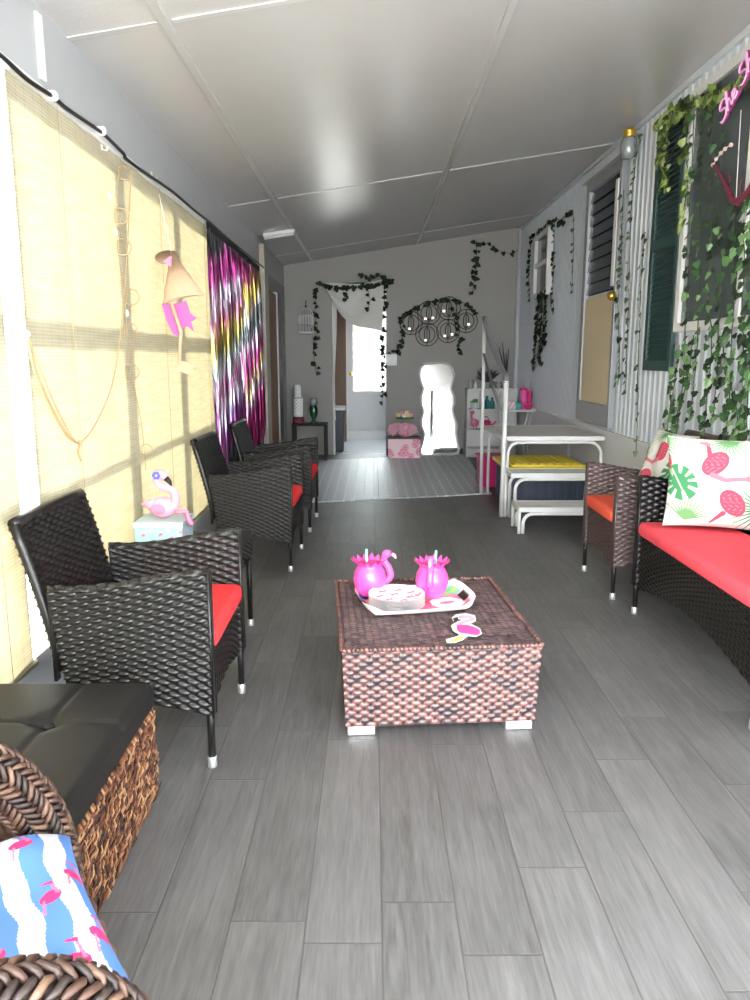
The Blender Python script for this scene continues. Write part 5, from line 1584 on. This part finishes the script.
for ch_ in 'She Shed':
    strokes, adv = SG[ch_]
    if strokes:
        gl = MB(); gb = MB()
        for st_ in strokes:
            pts = [sg0 + sgd * ((x_ + cur) * S_ * 1.28) + sgu * (y_ * S_) for x_, y_ in cr2(st_, 5, False)]
            gl.tube(pts, .0048, 8); gb.tube([p_ + Vector((.009, 0, 0)) for p_ in pts], .0085, 8)
        lo = gl.build('letter', 'lilac', sn); gb.build('backing', 'magenta', lo)
    cur += adv
g = MB(); g.tube([sg0 + Vector((.026, 0, .03)), sg0 + sgd * (cur * S_ * 1.28) + Vector((.026, 0, .03))], .005, 6); g.build('support_bar', 'magenta', sn)

# coral branch ornament
cbp = lambda x, y: at(x, y, X=1.86)
co = thing('coral_ornament', 'dark red branching ornament with pale beads hanging in front of the dark window', 'decoration', tuple(cbp(733, 200)))
g = MB()
g.tube(cr([cbp(714, 166), cbp(722, 178), cbp(728, 190), cbp(733, 201), cbp(739, 202)], 6), [.010 + .010 * i / 24 for i in range(25)], 8)
g.tube(cr([cbp(736, 202), cbp(744, 196), cbp(750, 188), cbp(757, 170)], 6), [.020 - .010 * i / 18 for i in range(19)], 8)
g.tube(cr([cbp(727, 188), cbp(730, 180), cbp(729, 172)], 5), .005, 6); g.tube(cr([cbp(742, 198), cbp(740, 188), cbp(742, 180)], 5), .005, 6)
g.build('branch', 'red_branch', co)
for q in ((713, 165), (716, 159), (721, 153), (725, 149), (731, 145)):
    MB().sphere(cbp(*q), .011, 10, 8).build('bead', 'bead', co)
g = MB(); g.tube(cr([cbp(713, 165), cbp(718, 157), cbp(725, 149), cbp(732, 144)], 5), .002, 5); g.tube([cbp(741, 110), cbp(737, 180), cbp(736, 202)], .0022, 5); g.build('cord', 'string', co)


# ------------------------------------------------------------------ ivy
def ivy(path, label, cat='garland', nrm=(-1, 0, 0), dens=26, size=.045, m='ivy', seed=0, group=None, spread=.02, smooth_n=6, name='ivy_garland', droop=.6):
    rs_ = random.Random(seed * 17 + 3)
    P = cr(path, smooth_n); nrm = Vector(nrm)
    tan = Vector((0, 0, 1)).cross(nrm).normalized()
    P = [p_ + tan * rs_.uniform(-.006, .006) + nrm * rs_.uniform(0, .004) for p_ in P]
    r = thing(name, label, cat, tuple(P[0]), 0, group)
    MB().tube(P, .0028, 5).build('stem', 'stem', r)
    L_ = sum((b - a).length for a, b in zip(P[:-1], P[1:])); n = max(3, int(L_ * dens))
    g = MB()
    # lobed leaf outline (unit), folded along the midrib
    out = [(0, 0), (.28, -.10), (.50, .16), (.34, .38), (.30, .62), (0, 1.0), (-.30, .62), (-.34, .38), (-.50, .16), (-.28, -.10)]
    for i in range(n):
        s_ = (i + rs_.random()) / n * (len(P) - 1); k_ = min(int(s_), len(P) - 2); p_ = P[k_].lerp(P[k_ + 1], s_ - k_)
        p_ = p_ + tan * rs_.uniform(-spread, spread) + nrm * rs_.uniform(.0, .018) + Vector((0, 0, rs_.uniform(-.01, .01)))
        sz_ = size * rs_.uniform(.6, 1.2)
        a = rs_.gauss(0, 1.0)
        yd = (Vector((0, 0, -1)) * math.cos(a) + tan * math.sin(a)).normalized()
        tilt = rs_.uniform(.05, .9)
        nd = (nrm + Vector((0, -.55 if abs(nrm.x) > .5 else 0, .25)) + tan * rs_.uniform(-.7, .7)).normalized()
        xd = yd.cross(nd).normalized(); nd = xd.cross(yd)
        yd2 = yd * math.cos(tilt * .5) + nd * math.sin(tilt * .5)
        nd2 = xd.cross(yd2)
        fold = rs_.uniform(.1, .35)
        vs = [p_ + xd * (x_ * sz_) + yd2 * (y_ * sz_) - nd2 * (abs(x_) * fold * sz_) for x_, y_ in out]
        vs.append(p_ + yd2 * (.42 * sz_) + nd2 * (.02 * sz_))
        g.add(vs, [(10, j, (j + 1) % 10) for j in range(10)], LEAF[m][rs_.randrange(len(LEAF[m]))], False)
    g.build('leaves', m, r, attr=True)
    return r


GRW = 'ivy strands on the ribbed wall'
GRB = 'ivy garlands at the back of the room'
RX = 1.895
def R(*q): return [at(x_, y_, X=RX) for x_, y_ in q]
# beside the house door
ivy(R((624, 190), (622, 230), (621, 270), (618, 310), (620, 350), (618, 385)), 'ivy strand nearest the house door, left of the three short strands', seed=1, group=GRW)
ivy(R((641, 135), (636, 160), (632, 200), (630, 250), (629, 300), (627, 345), (626, 392)), 'long ivy strand hanging below the jar lamp', seed=2, group=GRW, dens=22)
ivy(R((645, 232), (643, 262), (641, 290), (640, 330), (638, 370), (638, 410), (636, 455)), 'thin ivy strand reaching down to the white skirting beside the armchair', seed=3, group=GRW, dens=17, size=.038)
# main cascade over the window
GRT = 'ivy hanging over the near window'
ivy(R((662, 120), (672, 112), (684, 108), (700, 100), (716, 96), (735, 88), (765, 60)), 'thick lime ivy swag along the top of the near window and shutter', m='ivy_lime', dens=330, size=.058, spread=.095, seed=4, group=GRT)
ivy(R((664, 118), (668, 135), (664, 150), (666, 175), (668, 190)), 'short bushy lime ivy strand over the top of the green shutter', m='ivy_lime', dens=180, size=.055, spread=.08, seed=5, group=GRT)
ivy(R((690, 115), (686, 150), (688, 180), (684, 210), (681, 225)), 'pale trailing ivy strand at the left jamb of the near window', m='ivy_lime', dens=45, size=.055, spread=.04, seed=6, group=GRT)
strs = [
    ([(694, 110), (693, 150), (690, 200), (689, 260), (686, 320), (684, 380), (674, 430)], 'ivy strand running down the left window jamb to the siding', 'ivy', 26, .05),
    ([(702, 105), (702, 160), (700, 220), (699, 280), (698, 335), (694, 385), (690, 420)], 'ivy strand in front of the left part of the near window glass', 'ivy', 24, .05),
    ([(712, 105), (711, 170), (712, 230), (709, 290), (712, 345), (708, 390), (704, 432)], 'ivy strand left of the red coral ornament, down past the sill', 'ivy', 26, .05),
    ([(722, 130), (720, 210), (722, 270), (719, 330), (717, 380), (712, 425)], 'ivy strand passing behind the red coral ornament', 'ivy', 24, .05),
    ([(735, 205), (733, 250), (734, 300), (731, 350), (730, 400), (726, 440)], 'ivy strand hanging below the red coral ornament', 'ivy', 30, .055),
    ([(744, 210), (745, 260), (742, 310), (744, 360), (741, 410), (738, 440)], 'leafy ivy strand nearest the right edge of the photo', 'ivy', 34, .058),
    ([(752, 190), (751, 250), (753, 320), (749, 380), (747, 440)], 'ivy strand partly cut by the right edge of the photo', 'ivy', 34, .058),
]
for i, (q, l_, m_, d_, s__) in enumerate(strs): ivy(R(*q), l_, m=m_, dens=d_, size=s__, seed=20 + i, group=GRT, spread=.035)
low = [
    ([(680, 345), (676, 375), (672, 400), (667, 430), (665, 447)], 'low ivy cluster on white siding under the shutter, left side', 40, .052),
    ([(694, 335), (690, 365), (684, 395), (678, 420), (676, 440)], 'low ivy cluster on white siding under the window corner', 40, .052),
    ([(722, 340), (728, 370), (735, 400), (739, 425)], 'low bushy ivy cluster above the flamingo pillow', 50, .055)]
for i, (q, l_, d_, s__) in enumerate(low): ivy(R(*q), l_, dens=d_, size=s__, seed=40 + i, group=GRT, spread=.05)
# far window ivy
ivy(R((531, 238), (530, 260), (529, 280), (530, 302)), 'far ivy strand left of the small far window', m='ivy_far', dens=26, size=.055, seed=50, group=GRW, spread=.03)
ivy(R((531, 237), (540, 230), (549, 222), (557, 219), (562, 222), (568, 214), (573, 210)), 'ivy garland along the top of the small far window', m='ivy_far', dens=26, size=.055, seed=51, group=GRW, spread=.03)
ivy(R((555, 222), (554, 245), (554, 270), (553, 295), (554, 314)), 'far ivy strand right of the small far window', m='ivy_far', dens=26, size=.055, seed=52, group=GRW, spread=.03)
ivy(R((573, 210), (574, 235), (573, 262), (572, 293)), 'far ivy strand between the small window and the house door', m='ivy_far', dens=20, size=.05, seed=53, group=GRW, spread=.02)
for i, (q, l_) in enumerate((([(541, 292), (538, 315), (536, 340), (534, 368)], 'left strand of the ivy bunch under the small far window'), ([(543, 290), (542, 315), (540, 340), (541, 362)], 'middle strand of the ivy bunch under the small far window'), ([(546, 290), (546, 312), (545, 335), (541, 350)], 'right strand of the ivy bunch under the small far window'))):
    ivy(R(*q), l_, m='ivy_far', dens=60, size=.06, seed=60 + i, group=GRW, spread=.06)
# back wall
def Bk(*q): return [at(x_, y_, Y=10.165) for x_, y_ in q]
bk = [
    ([(519, 250), (510, 253), (502, 252), (494, 247), (488, 243), (480, 244), (477, 241)], 'ivy garland across the back wall near the right corner', 18, .065),
    ([(477, 241), (476, 258), (475, 272), (472, 295)], 'ivy strand dropping on the back wall right of the ring sconce', 28, .07),
    ([(399, 355), (402, 335), (401, 320), (410, 311), (420, 305), (432, 301), (446, 299), (458, 301), (468, 305), (475, 312)], 'ivy garland draped over the top of the ring sconce', 26, .07),
    ([(456, 308), (458, 325), (459, 340), (457, 352)], 'ivy strand hanging from the right side of the ring sconce', 24, .065),
    ([(388, 353), (394, 351), (401, 348), (402, 330)], 'ivy strand above the light switch', 16, .06),
    ([(319, 283), (330, 286), (342, 288), (352, 287), (362, 286), (372, 286), (383, 282), (391, 283)], 'ivy garland along the rod of the white door curtain', 40, .075),
    ([(362, 276), (370, 278), (380, 276), (388, 283)], 'short ivy garland above the door curtain rod', 24, .07),
    ([(316, 288), (315, 310), (317, 330), (314, 350), (316, 375)], 'ivy strand hanging beside the white birdcage', 20, .07),
    ([(384, 284), (385, 305), (382, 325), (382, 345), (383, 375), (382, 402)], 'ivy strand hanging at the right edge of the doorway', 22, .07),
    ([(368, 288), (370, 300), (368, 311)], 'short ivy strand hanging on the white door curtain', 22, .06),
    ([(346, 288), (347, 296), (345, 300)], 'ivy tuft on the left half of the white door curtain', 40, .07)]
for i, (q, l_, d_, s__) in enumerate(bk):
    pts = [p_ + Vector((0, -.085 if (5 <= i <= 6 or i >= 9) else 0, 0)) for p_ in Bk(*q)]
    ivy(pts, l_, nrm=(0, -1, 0), m='ivy_far', dens=d_, size=s__, seed=70 + i, group=GRB, spread=.03)

# white tube light at the left end of the ceiling
a, b = at(262, 235, Z=2.50), at(294, 232, Z=2.52)
tl = thing('tube_light', 'short white tube light under the ceiling above the timber post', 'lamp', (-.95, 7.75, 2.44))
MB().prism([(-1.07, ceil_z(-1.07) - .032), (-.76, ceil_z(-.76) - .032), (-.76, ceil_z(-.76) - .001), (-1.07, ceil_z(-1.07) - .001)], lambda a, z, dd: (a, dd, z), 7.72, 7.78).build('housing', 'white', tl, bevel=.005)
MB().tube([(-1.06, 7.75, ceil_z(-1.06) - .046), (-.77, 7.75, ceil_z(-.77) - .046)], .014, 10).build('tube', 'white', tl)

# ================================================================== LIGHT, WORLD, CAMERA
wld = bpy.data.worlds.new('sky'); bpy.context.scene.world = wld; wld.use_nodes = True
bg = wld.node_tree.nodes['Background']; bg.inputs['Color'].default_value = (.92, .96, 1.0, 1); bg.inputs['Strength'].default_value = 8.0
sl = bpy.data.lights.new('sun', 'SUN'); sl.energy = 42.0; sl.angle = math.radians(3.0); sl.color = (1, .95, .86)
so = bpy.data.objects.new('sun', sl); C.objects.link(so); so.location = (-6, 2, 6)
dirv = Vector((1.0, .10, -.50)).normalized()
so.rotation_euler = dirv.to_track_quat('-Z', 'Y').to_euler()

cam = bpy.data.cameras.new('camera'); co_ = bpy.data.objects.new('camera', cam); C.objects.link(co_)
cam.sensor_fit = 'VERTICAL'; cam.sensor_height = 36; cam.sensor_width = 27; cam.lens = 36 * F / 1000
cam.clip_start = .05; cam.clip_end = 200
co_.location = (0, 0, H); co_.rotation_euler = (PI / 2 - PITCH, 0, YAW)
sc = bpy.context.scene; sc.camera = co_
sc.view_settings.view_transform = 'Standard'; sc.view_settings.look = 'None'; sc.view_settings.gamma = 1; sc.view_settings.exposure = 1.45
sc.view_settings.use_curve_mapping = False
try:
    sc.cycles.max_bounces = 10; sc.cycles.diffuse_bounces = 6; sc.cycles.glossy_bounces = 4; sc.cycles.transparent_max_bounces = 12
    sc.cycles.use_denoising = True; sc.cycles.denoising_prefilter = 'ACCURATE'; sc.cycles.denoising_input_passes = 'RGB_ALBEDO_NORMAL'; sc.cycles.sample_clamp_indirect = 8
    sc.cycles.caustics_reflective = False; sc.cycles.caustics_refractive = False
except Exception:
    pass
